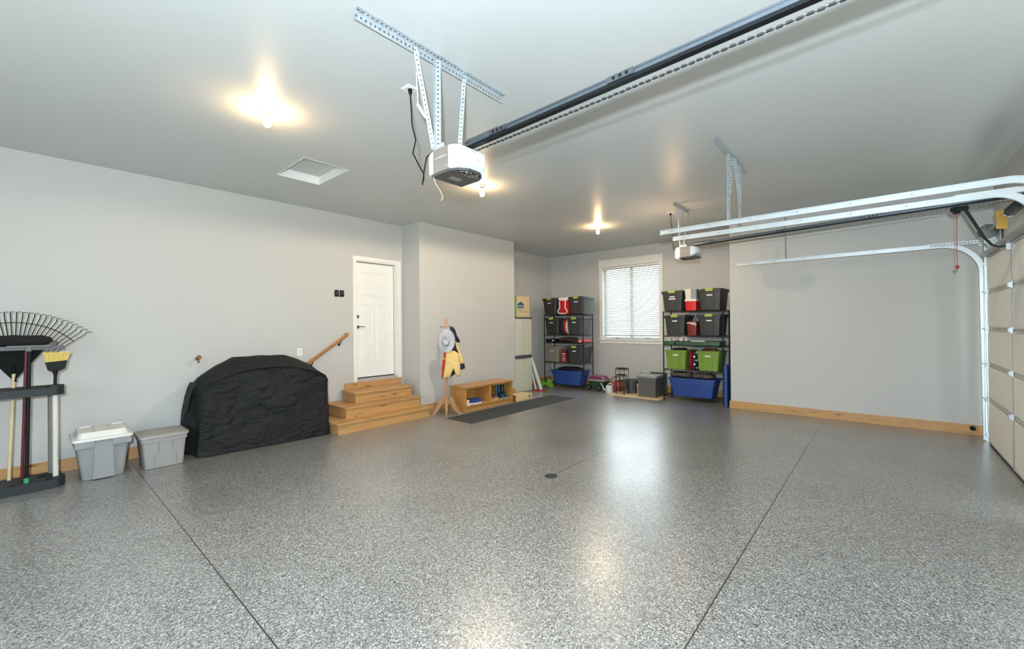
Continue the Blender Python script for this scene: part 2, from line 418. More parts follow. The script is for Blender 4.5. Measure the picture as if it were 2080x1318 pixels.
for q in ((RY0, RY0+.06, RZ0, RZ1), (RY1-.06, RY1, RZ0, RZ1), (RY0+.06, RY1-.06, RZ0, RZ0+.06), (RY0+.06, RY1-.06, RZ1-.06, RZ1), (2.98, 3.02, RZ0+.06, RZ1-.06)): w2.box(XN-.12, XN-.04, *q)
w2o = S('added_fill_window', w2, WHITE)  # invented window in the unseen rear wall, added to let in fill light
m = MB(); m.box(XN-.09, XN-.085, RY0+.06, RY1-.06, RZ0+.06, RZ1-.06); m.build('pane', GLASS, w2o)

# baseboards (cedar)
BH = .137
m = MB(); m.box(XN, 2.95, YL-.02, YL-.0005, .0, BH, .002); S('baseboard_left', m, CEDARX)
m = MB(); m.box(4.74, 7.375, YB-.019, YB-.0005, 0, BH, .002); S('baseboard_closet', m, CEDARX)
m = MB(); m.box(8.12, XB-.02, YA-.019, YA-.0005, 0, BH, .002); S('baseboard_alcove', m, CEDARX)
m = MB(); m.box(XB-.019, XB-.0005, 2.152, YA-.02, 0, BH, .002); S('baseboard_back', m, CEDARY)
m = MB(); m.box(XR-.019, XR-.0005, -1.06, 2.17, 0, BH, .002); S('baseboard_right', m, CEDARY)

# ------------------------------------------------------------------ far window
m = MB(); m.box(XB-.022, XB-.0005, 3.875, WY0, WZ0-.0, WZ1+.0, .002); S_ = m
m.box(XB-.022, XB-.0005, WY1, 5.545, WZ0, WZ1, .002)
w1 = S('window_1', m, WHITE)
m = MB(); m.box(XB-.03, XB-.0005, 3.865, 5.555, WZ1, WZ1+.165, .002); m.box(XB-.04, XB-.0005, 3.85, 5.57, WZ1+.165, WZ1+.187, .003); m.build('head_casing', WHITE, w1)
m = MB(); m.box(XB-.06, XB+.12, 3.84, 5.58, WZ0-.025, WZ0, .003); m.box(XB-.024, XB-.0005, 3.875, 5.545, WZ0-.1, WZ0-.025, .002); m.build('sill', WHITE, w1)
m = MB()
for q in ((WY0, WY0+.05, WZ0, WZ1), (WY1-.05, WY1, WZ0, WZ1), (WY0+.05, WY1-.05, WZ0, WZ0+.06), (WY0+.05, WY1-.05, WZ1-.05, WZ1), (4.67, 4.75, WZ0+.06, WZ1-.05)): m.box(XB+.1, XB+.16, *q)
m.build('sash', WHITE, w1)
m = MB(); m.box(XB+.128, XB+.132, WY0+.05, WY1-.05, WZ0+.06, WZ1-.05); m.build('pane', GLASS, w1)
m = MB(); 
for y in (4.3, 5.1): m.box(XB+.075, XB+.1, y-.05, y+.05, WZ0+.03, WZ0+.045)
m.build('latch', GALVD, w1)
# blinds
bl = thing('window_blind', 'white slatted venetian blind drawn down over the far window', 'blind', (XB+.04, 4.71, WZ0+.09))
m = MB(); n = 38; z0, z1 = 1.315, 2.99
for i in range(n):
    z = z0+(z1-z0)*i/(n-1); rot = Matrix.Rotation(R(-46), 3, 'Y')
    m.box(XB+.015, XB+.065, WY0+.012, WY1-.012, z-.0014, z+.0014, rot=rot)
m.build('slats', m_slat(), bl)
m = MB(); m.box(XB+.01, XB+.07, WY0+.008, WY1-.008, 3.0, 3.045, .003); m.build('headrail', WHITE, bl)
m = MB(); m.box(XB+.015, XB+.065, WY0+.012, WY1-.012, 1.28, 1.298, .003); m.build('bottom_rail', plain('blind_rail', (150, 152, 152), .5), bl)
m = MB()
for y in (4.12, 4.7, 5.3): m.cyl((XB+.04, y, 1.29), (XB+.04, y, 3.0), .0012, n=6)
m.build('ladder_cord', WHITE, bl)
m = MB(); m.cyl((XB+.005, 4.06, 3.0), (XB+.005, 4.06, 1.95), .0015, n=6); m.lathe((XB+.005, 4.06, 1.93), [(.002, .03), (.008, .02), (.01, 0), (.002, -.005)], 10); m.build('pull_cord', WHITE, bl)

# ------------------------------------------------------------------ door to the house
m = MB(); m.box(3.718, 3.779, YL-.018, YL-.0005, .62, 2.755, .002); m.box(4.62, 4.685, YL-.018, YL-.0005, .62, 2.755, .002); m.box(3.718, 4.685, YL-.018, YL-.0005, 2.755, 2.815, .002)
d1 = S('door_1', m, WHITE)
m = MB(); m.box(DX0, DX0+.02, YL, YL+.16, DZ0, DZ1); m.box(DX1-.02, DX1, YL, YL+.16, DZ0, DZ1); m.box(DX0+.02, DX1-.02, YL, YL+.16, DZ1-.02, DZ1); m.build('jamb', WHITE, d1)
m = MB(); m.box(DX0+.02, DX1-.02, YL-.01, YL+.16, DZ0, DZ0+.018); m.build('threshold', plain('aluminium_threshold', (190, 188, 182), .4, .3), d1)
m = MB(); m.box(DX0+.02, DX1-.02, YL+.100, YL+.12, DZ0+.018, DZ0+.036); m.box(DX1-.0245, DX1-.02, YL+.098, YL+.12, DZ0+.036, DZ1-.02); m.box(DX0+.02, DX1-.02, YL+.098, YL+.12, DZ1-.027, DZ1-.02); m.build('weather_seal', BLKP, d1)
sx0, sx1, sz0, sz1 = DX0+.023, DX1-.025, DZ0+.036, DZ1-.027; fy = YL+.10
m = MB(); m.box(sx0, sx1, fy, fy+.04, sz0, sz1)
sl = m.build('slab', DOORW, d1)
def raised(x0, x1, z0, z1):
    # moulded panel: outer bead, inner recess
    m = MB()
    fr = [(0, -.0), (.012, -.006), (.024, .001), (.036, -.001), (.06, -.004)]
    rings = [[Vector((x0+i, fy+d-.0005, z0+i)), Vector((x1-i, fy+d-.0005, z0+i)), Vector((x1-i, fy+d-.0005, z1-i)), Vector((x0+i, fy+d-.0005, z1-i))] for i, d in fr]
    m.loft(rings, False, True); return m.build('door_panel', DOORW, sl)
dw = sx1-sx0
raised(sx0+.11, sx1-.11, 2.13, 2.56); raised(sx0+.11, sx0+.11+dw*.31, .95, 1.99); raised(sx1-.11-dw*.31, sx1-.11, .95, 1.99)
m = MB(); hx = sx0+.06; m.lathe((hx, fy, 1.58), [(.03, 0), (.03, -.01), (.012, -.016), (.012, -.05)], 18, 'y'); m.tube([(hx, fy-.048, 1.58), (hx+.05, fy-.05, 1.582), (hx+.12, fy-.046, 1.578)], [.01, .008, .007]); m.build('lever_handle', NICKEL, d1, True)
m = MB(); m.lathe((hx, fy, 1.76), [(.03, 0), (.03, -.012), (.02, -.02), (.001, -.022)], 18, 'y'); m.build('deadbolt', NICKEL, d1, True)

# ------------------------------------------------------------------ steps
st = thing('wooden_steps', 'cedar steps of three treads leading up to the white door', 'steps', (3.8, 6.4, 0))
def step(x0, x1, y0, z0, z1, yb=6.88, nos=.03):
    m = MB(); m.box(x0+nos, x1-nos if x1 < 4.7 else x1, y0+nos, yb, z0, z1-.028, .001); m.build('riser_box', CEDARX, st)
    m = MB(); w = .14; m.box(x0, x1, y0, y0+w, z1-.028, z1, .006); y = y0+w+.003
    while y < yb-.02: m.box(x0, x1, y, min(y+w, yb), z1-.028, z1, .004); y += w+.003
    m.build('tread', CEDARX, st)
step(2.955, 4.665, 5.955, 0, .168); step(3.19, 4.62, 6.175, .168, .342); step(3.475, 4.615, 6.41, .342, .512)
# first two steps wrap past the closet corner: keep clear of it
m = MB(); m.box(3.545, 4.685, 6.872, 6.8835, .512, .618, .002); m.build('top_riser', CEDARX, st)
hr = thing('handrail', 'sloping wooden handrail on the wall beside the steps', 'handrail', (3.2, 6.84, 1.2))
m = MB(); pr = [(.021*math.cos(2*math.pi*k/12), .026*math.sin(2*math.pi*k/12)) for k in range(12)]
m.sweep([(2.845, 6.84, .955), (3.575, 6.84, 1.445)], pr, (0, 1, 0)); m.box(3.555, 3.61, 6.82, 6.9, 1.43, 1.475, .012); m.box(2.815, 2.865, 6.82, 6.9, .935, .98, .012)
m.build('rail', OAK, hr, True)
for x in (3.0, 3.47):
    z = .955+(x-2.845)*.671; m = MB(); m.tube([(x, 6.84, z-.03), (x-.003, 6.845, z-.06), (x-.006, 6.87, z-.085), (x-.006, 6.895, z-.09)], .007); m.lathe((x-.006, 6.902, z-.095), [(.022, -.0), (.022, -.006), (.01, -.01)], 12, 'y'); m.build('bracket', BLK, hr, True)

# wall plates and taps
t = thing('wall_outlet', 'white wall outlet plate above the covered grill', 'outlet', (2.825, 6.9, 1.19))
m = MB(); m.box(2.79, 2.86, 6.897, 6.9035, 1.135, 1.25, .002); m.build('cover_plate', STICK, t)
m = MB(); 
for z in (1.17, 1.213): m.box(2.811, 2.839, 6.894, 6.897, z-.015, z+.015, .001)
m.build('socket', plain('socket_grey', (196, 196, 192), .5), t)
def keypad(x, lab):
    t = thing('wall_control', lab, 'switch', (x, 6.9, 2.14), 'opener wall controls')
    m = MB(); m.box(x-.035, x+.035, 6.882, 6.9035, 2.09, 2.2, .004); m.build('housing', BLKP, t)
    m = MB(); m.box(x-.022, x+.022, 6.879, 6.882, 2.125, 2.178, .002); m.build('push_button', plain('dark_button', (48, 46, 46), .35), t); return t
k1 = keypad(3.43, 'black opener wall control, the one farther from the white door')
dup(k1, (3.52, 6.9, 2.14), 'black opener wall control, the one nearer the white door')
t = thing('hose_valve', 'brass hose valve sticking out of the left wall', 'valve', (1.5, 6.85, 1.17))
m = MB(); m.cyl((1.5, 6.9, 1.175), (1.5, 6.83, 1.175), .012); m.cyl((1.5, 6.845, 1.18), (1.5, 6.82, 1.125), .013); m.lathe((1.5, 6.9035, 1.175), [(.024, 0), (.024, -.006), (.01, -.01)], 14, 'y'); m.build('body', BRASS, t, True)
m = MB(); m.torus((1.505, 6.82, 1.195), .022, .006, 'y'); m.cyl((1.485, 6.82, 1.195), (1.525, 6.82, 1.195), .005, n=8); m.cyl((1.505, 6.825, 1.18), (1.505, 6.82, 1.215), .005, n=8); m.build('wheel', BRASS, t, True)
m = MB(); m.cyl((1.47, 6.85, 1.18), (1.5, 6.85, 1.178), .01, .012); m.build('outlet_spout', BRASS, t, True)

# floor drain
t = thing('floor_drain', 'small round drain grate in the middle of the floor', 'drain', (3.605, 2.627, 0))
m = MB(); m.lathe((3.605, 2.627, 0), [(.066, 0.0005), (.066, .004), (.055, .0045), (.053, .002), (.0005, .002)], 32); m.build('rim', plain('drain_iron', (62, 70, 72), .45, .5), t, True)
m = MB()
for k in range(-4, 5):
    h = math.sqrt(.051**2-(k*.011)**2); m.box(3.605+k*.011-.0025, 3.605+k*.011+.0025, 2.627-h, 2.627+h, .002, .0044)
m.build('grate', plain('drain_iron2', (78, 86, 88), .45, .5), t)

# mat
m = MB(); m.box(4.72, 7.75, 5.01, 5.635, .0004, .007, .002)
MATM = m_stripes('ribbed_mat', 1, .012, (50, 53, 54), (60, 63, 64), .85)
m.build('runner_mat', MATM, label='long dark grey runner mat on the floor in front of the bench', cat='mat')
# ------------------------------------------------------------------ covered grill
GC = plain('black_grill_cover', (10, 10, 11), .72, 0, .12, bump=.35, bscale=120, spec=.4)
def m_cover():
    t = NT('black_grill_fabric'); v = t.coord(); t.b.inputs['Base Color'].default_value = lin((24, 25, 26)); t.b.inputs['Roughness'].default_value = .7
    t.b.inputs['Specular IOR Level'].default_value = .35
    n1 = t.new('TexNoise'); n1.inputs['Scale'].default_value = 3.2; n1.inputs['Detail'].default_value = 5; n1.inputs['Distortion'].default_value = 1.6; t.link(t.coord((1, 1, 1.6)), n1.inputs['Vector'])
    n2 = t.new('TexNoise'); n2.inputs['Scale'].default_value = 13; n2.inputs['Detail'].default_value = 3; n2.inputs['Distortion'].default_value = .8; t.link(t.coord((.6, 1, 1.8)), n2.inputs['Vector'])
    h = t.math('ADD', t.math('MULTIPLY', n1.outputs['Fac'], 1.0), t.math('MULTIPLY', n2.outputs['Fac'], .22))
    t.bump(h, .75, .09); return t.m
GC = m_cover()
m = MB()
secs = [  # x, y offset of front, ridge height, front shoulder height, hem
 (1.315, .34, .54, .50), (1.345, .30, .72, .66), (1.375, .26, .84, .72), (1.40, .22, .90, .74), (1.425, .14, .935, .76), (1.445, .03, .96, .80), (1.50, .00, 1.0, .885), (1.65, -.01, 1.10, .95), (1.82, -.02, 1.185, 1.01), (2.0, -.045, 1.192, 1.04),
 (2.2, -.06, 1.195, 1.045), (2.42, -.07, 1.19, 1.03), (2.60, -.075, 1.12, .98), (2.78, -.08, 1.02, .93), (2.90, -.075, .915, .86), (2.945, -.05, .84, .78)]
def cs(v, n=4):
    out = []
    for a, b in zip(v, v[1:]):
        for k in range(n): out.append(tuple(p+(q-p)*k/n for p, q in zip(a, b)))
    return out+[v[-1]]
rings = []
for x, dy, zt, zs in cs(secs):
    yf = 6.235+dy; yk = 6.85; prof = []
    nf = 16
    # slight flare of the hem and hollow of the front panel
    pts = [(yf-.005, .012), (yf+.012, .35), (yf+.02, zs*.75), (yf+.03, zs-.004), (yf+.012, zs+.006), (yf+.05, zs+.022), (min(yf+.27, 6.5), zt), (6.62, zt-.005), (6.80, zt-.09 if zt > .9 else zt-.03), (yk, max(.3, zt-.22)), (yk, .012)]
    pts = cs(pts, 5)
    ring = []
    for (y, z) in pts:
        lean = -.09*(1-z/1.0) if x < 1.6 else 0
        k = max(0, 1-abs(x-1.45)/.25)
        xx = x+lean*k*(1 if y < 6.35 else .4)
        if x > 2.85: xx = min(x, 2.94)+.004*(1-z)
        sc_ = 1 if 1.33 < x < 2.93 else .4
        w = noise.noise(Vector((xx*2.6, z*3.1, y*2.2)))*.045+noise.noise(Vector((xx*7+z*4, z*8-xx*2, y*6)))*.026+noise.noise(Vector((xx*16, z*22, y*12)))*.006
        w *= sc_*(0.35 if z > zt-.03 else 1)*min(1, z*6+.25)
        yy = y-w if y < 6.45 else y
        zz = z+(noise.noise(Vector((xx*6, 1.7, y*5)))*.012 if z > .2 and y > 6.3 else 0)
        if z < .02: zz = .012+.012*(noise.noise(Vector((xx*4, 9, y*3)))+.4) if y < 6.5 else .012
        ring.append(Vector((xx, yy, max(zz, .003))))
    rings.append(ring)
m.loft(rings)
gc = m.build('grill_cover', GC, smooth=True, label='large barbecue grill under a wrinkled black fabric cover against the left wall', cat='grill cover', ang=50)

# ------------------------------------------------------------------ grey bins by the wall
t = thing('storage_bin', 'grey plastic storage bin with raised off-white lid, nearer the tool rack', 'bin', (.53, 6.5, 0))
m = MB(); m.tbox((.375, .70, 6.27, 6.64), (.325, .745, 6.235, 6.69), .003, .40, .03, 4); m.tbox((.318, .752, 6.226, 6.70), (.308, .762, 6.216, 6.71), .345, .425, .03, 4)
b1 = m.build('body', GRAYT, t, True)
m = MB()
for (xa, xb_, s0, s1) in ((.318, .468, 1, -1), (.602, .755, -1, 1)): m.box(xa, xb_, 6.205, 6.23, .345, .425, .006)
m.prism([(.468, .42), (.605, .42), (.618, .01), (.45, .01)], 'y', 6.221, 6.25)
m.build('front_rib', GRAYT, t, True)
m = MB(); m.tbox((.298, .775, 6.20, 6.725), (.30, .773, 6.203, 6.722), .415, .442, .04, 4); m.tbox((.335, .74, 6.235, 6.69), (.35, .725, 6.255, 6.67), .442, .50, .045, 4)
for x in (.48, .60): m.box(x-.006, x+.006, 6.24, 6.67, .498, .508, .003)
for x in (.37, .63): m.box(x, x+.10, 6.60, 6.63, .498, .512, .004)
m.build('lid', LIDW, t, True)
t = thing('storage_bin', 'warm grey plastic storage bin with flat lid, beside the black grill cover', 'bin', (1.04, 6.45, 0))
m = MB(); m.tbox((.865, 1.212, 6.205, 6.57), (.838, 1.238, 6.18, 6.60), .003, .315, .03, 4); m.tbox((.830, 1.246, 6.172, 6.608), (.826, 1.25, 6.168, 6.612), .30, .355, .03, 4)
m.build('body', GRAYT2, t, True)
for pts in ([(.985, .30), (.98, .16), (.95, .145), (.945, .01)], [(1.105, .30), (1.112, .17), (1.14, .168), (1.148, .01)]):
    m = MB()
    m.tube([(a[0], 6.182+(.3-a[1])*.085, a[1]) for a in pts], .003, 6)
    m.build('moulded_line', plain('bin_groove', (104, 103, 100), .6), t)
m = MB(); m.tbox((.812, 1.266, 6.155, 6.625), (.815, 1.263, 6.158, 6.622), .352, .375, .05, 4); m.tbox((.845, 1.232, 6.19, 6.59), (.85, 1.227, 6.195, 6.585), .375, .381, .04, 4)
m.build('lid', plain('warm_grey_lid', (150, 146, 138), .5, var=.03), t, True)

# ------------------------------------------------------------------ tool rack and tools
GP = plain('rack_green_black', (26, 34, 36), .6, 0, .1)
t = thing('tool_rack', 'dark plastic tool rack with beige posts at the left wall', 'tool rack', (-.15, 6.42, 0))
def tray(z0, z1, nm):
    m = MB(); m.tbox((-.62, .235, 6.245, 6.62), (-.62, .235, 6.245, 6.62), z0, z1, .05, 5)
    for x in (-.06, .10, -.22, -.38): m.box(x-.012, x+.012, 6.238, 6.25, z0+.002, z1-.002, .003)
    m.lathe((.19, 6.32, z0+.0), [(.065, .0), (.065, z1-z0+.02), (.045, z1-z0+.022), (.045, z1-z0-.03)], 20)
    p = m.build(nm, GP, t, True)
    HB = plain('hole_black', (9, 10, 10), .8)
    m = MB(); m.box(.06, .16, 6.42, 6.53, z1, z1+.0012); m.build('slot', HB, p)
    for x, y in ((-.10, 6.30), (-.24, 6.33), (-.04, 6.38), (-.2, 6.5)): m = MB(); m.lathe((x, y, z1), [(.03, .0002), (.03, .0012), (.0005, .0012)], 14); m.build('socket_hole', HB, p)
tray(.004, .085, 'bottom_tray'); tray(.925, 1.0, 'top_tray')
PST = plain('beige_post', (206, 200, 190), .5, var=.03)
for x, y in ((.19, 6.32), (.165, 6.56), (-.55, 6.3), (-.55, 6.56)):
    m = MB(); m.cyl((x, y, .07), (x, y, .935), .022, n=18); m.build('post', PST if (x, y) != (.165, 6.56) else plain('grey_post', (120, 120, 116), .5), t, True)
# fan rake: upright in the rack, head up
t = thing('fan_rake', 'black fan rake with wooden handle standing head up in the rack', 'rake', (-.11, 6.53, .1))
m = MB(); m.cyl((-.119, 6.53, .09), (-.083, 6.56, 1.14), .0145, n=12); m.build('handle', plain('ash_handle', (214, 192, 150), .5, var=.08), t, True)
ax, az = -.083, 1.09
m = MB(); 
pol = [(ax-.015, az-.005), (ax+.015, az-.005), (ax+.245, az+.345), (ax+.23, az+.40), (ax+.1, az+.43), (ax, az+.44), (ax-.1, az+.43), (ax-.23, az+.40), (ax-.245, az+.345)]
m.prism(pol, 'y', 6.565, 6.572); m.cyl((ax, 6.563, az-.03), (ax, 6.563, az+.14), .019, .012); m.build('fan_plate', plain('rake_plastic', (13, 17, 14), .7, spec=.15), t, True)
nt = 28
for i in range(nt):
    f = i/(nt-1)*2-1; a = R(50)*f
    p0 = Vector((ax+math.sin(a)*.32, 6.57, az+math.cos(a)*.40-.05)); L = .66+.045*abs(f)**2
    p1 = Vector((ax+math.sin(a)*L*.95, 6.575, az+math.cos(a)*L)); dx = math.sin(a); dz = math.cos(a)
    tip = p1+Vector((.03*(1 if f > -.2 else -1)+.02*dx, -.055, .010*dz))
    m = MB(); m.tube([p0, p0.lerp(p1, .5), p1+Vector((-.01*dx, 0, -.03*dz)), p1, p1+Vector((.012*dx, -.015, .008)), tip], [.0042, .004, .004, .004, .0035, .0028], 6)
    m.build('tine', BLKP, t)
m = MB(); m.tube([(ax+math.sin(R(50)*f)*.545, 6.562, az+math.cos(R(50)*f)*.565+.0) for f in [k/10-1 for k in range(21)]], .004, 6); m.build('cross_wire', BLKP, t)
# push broom
t = thing('push_broom', 'black push broom with black pole standing bristles up in the rack', 'broom', (-.0, 6.33, .1))
m = MB(); m.cyl((-.005, 6.30, .10), (.02, 6.38, 1.40), .0155, n=12); m.build('pole', BLKP, t, True)
m = MB(); m.cyl((-.006, 6.297, .086), (-.0055, 6.30, .135), .019, n=12); m.build('pole_tip', plain('green_tip', (54, 140, 96), .5), t, True)
m = MB(); m.box(-.13, .165, 6.365, 6.405, 1.405, 1.425, .006); m.tube([(.13, 6.385, 1.415), (.175, 6.385, 1.43), (.21, 6.385, 1.46)], .012); m.box(.0, .035, 6.36, 6.41, 1.365, 1.41, .004); m.build('head_block', plain('broom_grey', (96, 94, 92), .5), t, True)
m = MB(); pts = []
m.puff([(-.42, 1.43), (.12, 1.425), (.185, 1.46), (.17, 1.50), (.11, 1.525), (-.4, 1.525)], 6.39, .09, 3, .006); m.build('bristles', plain('black_bristle', (17, 16, 16), .9, bump=.8, bscale=300), t, True)
# red squeegee
t = thing('floor_squeegee', 'dark red floor squeegee behind the push broom in the tool rack', 'squeegee', (.0, 6.47, .1))
RD = plain('dark_red_metal', (92, 22, 26), .4)
m = MB(); m.cyl((-.035, 6.475, .09), (-.0, 6.475, 1.39), .012, n=12); m.build('pole', RD, t, True)
m = MB(); m.box(-.45, .262, 6.46, 6.49, 1.375, 1.415, .004); m.build('blade_holder', plain('dark_maroon', (48, 16, 18), .4), t)
# corn broom
t = thing('angle_broom', 'yellow bristled broom with black head standing in the tool rack', 'broom', (.2, 6.36, .95))
m = MB(); m.cyl((.187, 6.32, .95), (.195, 6.345, 1.155), .0125, n=12); m.lathe((.194, 6.34, 1.115), [(.013, 0), (.02, .03), (.02, .06)], 12); m.build('handle', BLKP, t, True)
m = MB(); m.prism([(.165, 1.155), (.225, 1.16), (.262, 1.18), (.278, 1.265), (.122, 1.25), (.14, 1.17)], 'y', 6.325, 6.375); m.build('head', BLKP, t, True)
m = MB(); rb = random.Random(3)
for i in range(230):
    u = rb.random(); v = rb.random(); x = .13+.14*u; y = 6.328+.044*v
    x1 = .112+.188*u+rb.uniform(-.006, .006)
    m.cyl((x, y, 1.25), (x1, y+rb.uniform(-.012, .012)+(v-.5)*.03, 1.345+rb.uniform(-.006, .008)-.0*u), .0026, .0022, n=4, cap=False)
m.build('bristles', plain('yellow_bristle', (222, 196, 98), .6, var=.2, scale=60), t)

# ------------------------------------------------------------------ coat tree with clothes (local frame turned to face the room)
CT = (4.94, 5.89, 0); TH = R(-40)
t = thing('coat_tree', 'wooden coat tree with four curved legs standing beside the bench', 'coat tree', CT, rz=TH, local=True)
m = MB(); m.box(-.027, .027, -.027, .027, .06, 1.70, .004); m.prism([(-.027, 1.70), (.027, 1.70), (.022, 1.725), (0, 1.738), (-.022, 1.725)], 'y', -.027, .027); m.build('post', TREEW, t)
leg = [(.027, .26), (.06, .315), (.10, .31), (.125, .27), (.17, .16), (.235, .045), (.29, .0), (.21, .0), (.15, .055), (.10, .14), (.06, .20), (.027, .15)]
for k in range(4):
    m = MB(); m.prism(leg, 'y', -.012, .012); rot = Matrix.Rotation(R(90*k), 3, 'Z')
    for v in m.bm.verts: v.co = rot @ v.co
    m.build('leg', TREEW, t)
for (a, z) in ((0, 1.56), (180, 1.56), (90, 1.50), (-90, 1.50), (0, 1.33), (180, 1.33)):
    m = MB(); d = Vector((math.cos(R(a)), math.sin(R(a)), .12)); p = Vector((0, 0, z)); m.cyl(p+d*.026, p+d*.10, .006, n=8); m.lathe(p+d*.10, [(.004, -.008), (.01, 0), (.004, .008)], 10); m.build('peg', BRASS, t, True)
def hang(name, label, cat): return thing(name, label, cat, CT, rz=TH, local=True)
K = 1/113.6
def C8(q): return ((870+q[0]/9.41-906.0)*K, 1.563+(664-(640+q[1]/9.41))*K)
def PP(l): return [C8(q) for q in l]
t = hang('cowboy_hat', 'pale grey wide-brimmed hat hanging on the coat tree', 'hat')
HAT = plain('grey_felt', (188, 188, 192), .85, var=.04)
cx, cz = C8((352, 480)); m = MB(); rings = []
for q, dy in ((0.45, .0), (.6, .002), (.8, .0), (.93, -.012), (1.0, -.03), (1.0, -.024), (.93, -.006), (.8, .006), (.45, .006)):
    rings.append([Vector((cx+.150*q*math.cos(a), -.115+dy*abs(math.cos(a))**1.2*1.5+(0 if dy >= 0 else 0)-.0, cz+.205*q*math.sin(a))) for a in [2*math.pi*k/36 for k in range(36)]])
m.loft(rings); m.build('brim', HAT, t, True)
m = MB(); rings = []
for q, y in ((1, -.112), (1, -.16), (.97, -.205), (.9, -.235), (.74, -.25), (.5, -.235), (.25, -.222), (.05, -.218)):
    ring = []
    for k in range(36):
        a = 2*math.pi*k/36; px_, pz_ = math.cos(a), math.sin(a)
        pinch = .03*max(0, -pz_)**2*(y < -.15)
        ring.append(Vector((cx-.014+(.066-pinch)*q*px_, y+(.02*abs(px_) if q < .95 else 0), cz-.0+.10*q*pz_)))
    rings.append(ring)
m.loft(rings, False); m.build('crown', HAT, t, True)
m = MB(); m.tube([Vector((cx-.014+.0665*math.cos(a), -.125, cz+.1005*math.sin(a))) for a in [2*math.pi*k/28 for k in range(29)]], .0035, 6); m.build('hat_band', plain('hat_band_grey', (150, 150, 156), .7), t, True)
NAVY = plain('navy_cloth', (24, 28, 48), .85, var=.15); YEL = plain('butter_yellow_cloth', (222, 190, 124), .85, var=.06); REDC = m_mix_pattern('red_patterned_cloth', [(0, lin((168, 32, 24))), (.5, lin((196, 62, 34))), (.62, lin((222, 160, 120)))], 22)
t = hang('jacket', 'yellow jacket with dark navy lining and cuffs hanging on the coat tree', 'jacket')
m = MB(); m.puff(PP([(345, 700), (400, 672), (500, 682), (585, 740), (585, 860), (600, 960), (605, 1150), (560, 1168), (520, 1150), (500, 1020), (462, 1060), (410, 1182), (285, 1185), (310, 1010), (328, 850)]), -.075, .08, 1, .013); m.build('body', YEL, t, True)
m = MB(); m.puff(PP([(515, 515), (560, 545), (600, 680), (645, 800), (685, 925), (605, 938), (585, 860), (575, 720), (530, 620)]), -.03, .06, 5, .006); m.build('sleeve', YEL, t, True)
m = MB(); m.puff(PP([(605, 938), (682, 925), (700, 1020), (612, 1052)]), -.03, .07, 2, .004); m.build('cuff', NAVY, t, True)
m = MB(); m.puff(PP([(430, 665), (460, 560), (520, 505), (560, 640), (600, 745), (600, 900), (580, 920), (560, 760), (500, 690)]), -.01, .05, 8, .006); m.puff(PP([(500, 1010), (530, 1060), (528, 1115), (412, 1183), (450, 1080)]), -.02, .04, 3, .003); m.build('lining', NAVY, t, True)
t = hang('fleece_hood', 'dark navy hooded garment draped over the coat tree behind the hat', 'garment')
m = MB(); m.puff(PP([(415, 235), (440, 222), (485, 232), (520, 290), (545, 380), (608, 495), (600, 525), (545, 520), (505, 480), (495, 390), (450, 310), (418, 280)]), -.03, .09, 4, .006); m.build('hood', NAVY, t, True)
t = hang('red_scarf', 'red and orange patterned cloth hanging on the left of the coat tree', 'scarf')
m = MB(); m.puff(PP([(300, 720), (330, 700), (328, 850), (305, 1010), (285, 1160), (255, 1212), (252, 1130), (262, 960), (272, 860)]), -.05, .04, 7, .006); m.build('cloth', REDC, t, True)

# ------------------------------------------------------------------ shoe bench
t = thing('shoe_bench', 'low oak bench with two open shoe compartments against the wall', 'bench', (5.9, 5.97, 0))
bx0, bx1, by0, by1 = 5.275, 6.60, 5.765, 6.19
m = MB(); m.box(bx0-.022, bx1+.022, by0-.025, by1, .435, .455, .004); m.build('top', BENCH, t)
for a, b in ((bx0, bx0+.02), (bx1-.02, bx1)):
    m = MB(); m.box(a, b, by0+.018, by1-.002, 0, .435); m.build('side_panel', BENCHZ, t)
m = MB(); m.box(bx0+.02, bx1-.02, by1-.012, by1-.002, .0, .435); m.build('back_panel', BENCH, t)
m = MB(); m.box(bx0+.02, bx1-.02, by0+.02, by1-.012, .085, .103); m.build('bottom_shelf', plain('worn_shelf', (190, 160, 120), .5, var=.12, scale=12), t)
m = MB(); m.box(5.93, 5.95, by0+.018, by1-.012, .103, .435); m.build('divider', BENCHZ, t)
for a, b in ((bx0, bx0+.045), (5.912, 5.968), (bx1-.045, bx1)):
    m = MB(); m.box(a, b, by0, by0+.018, 0 if a != 5.912 else .103, .435, .001); m.build('stile', BENCHZ, t)
m = MB(); m.box(bx0+.045, 5.912, by0, by0+.018, .405, .435); m.box(5.968, bx1-.045, by0, by0+.018, .405, .435); m.box(bx0+.045, bx1-.045, by0, by0+.018, .082, .103); m.build('rail', BENCH, t)
m = MB(); m.box(bx0+.045, bx1-.045, by0+.03, by0+.045, 0, .082); m.build('toe_kick', BENCH, t)
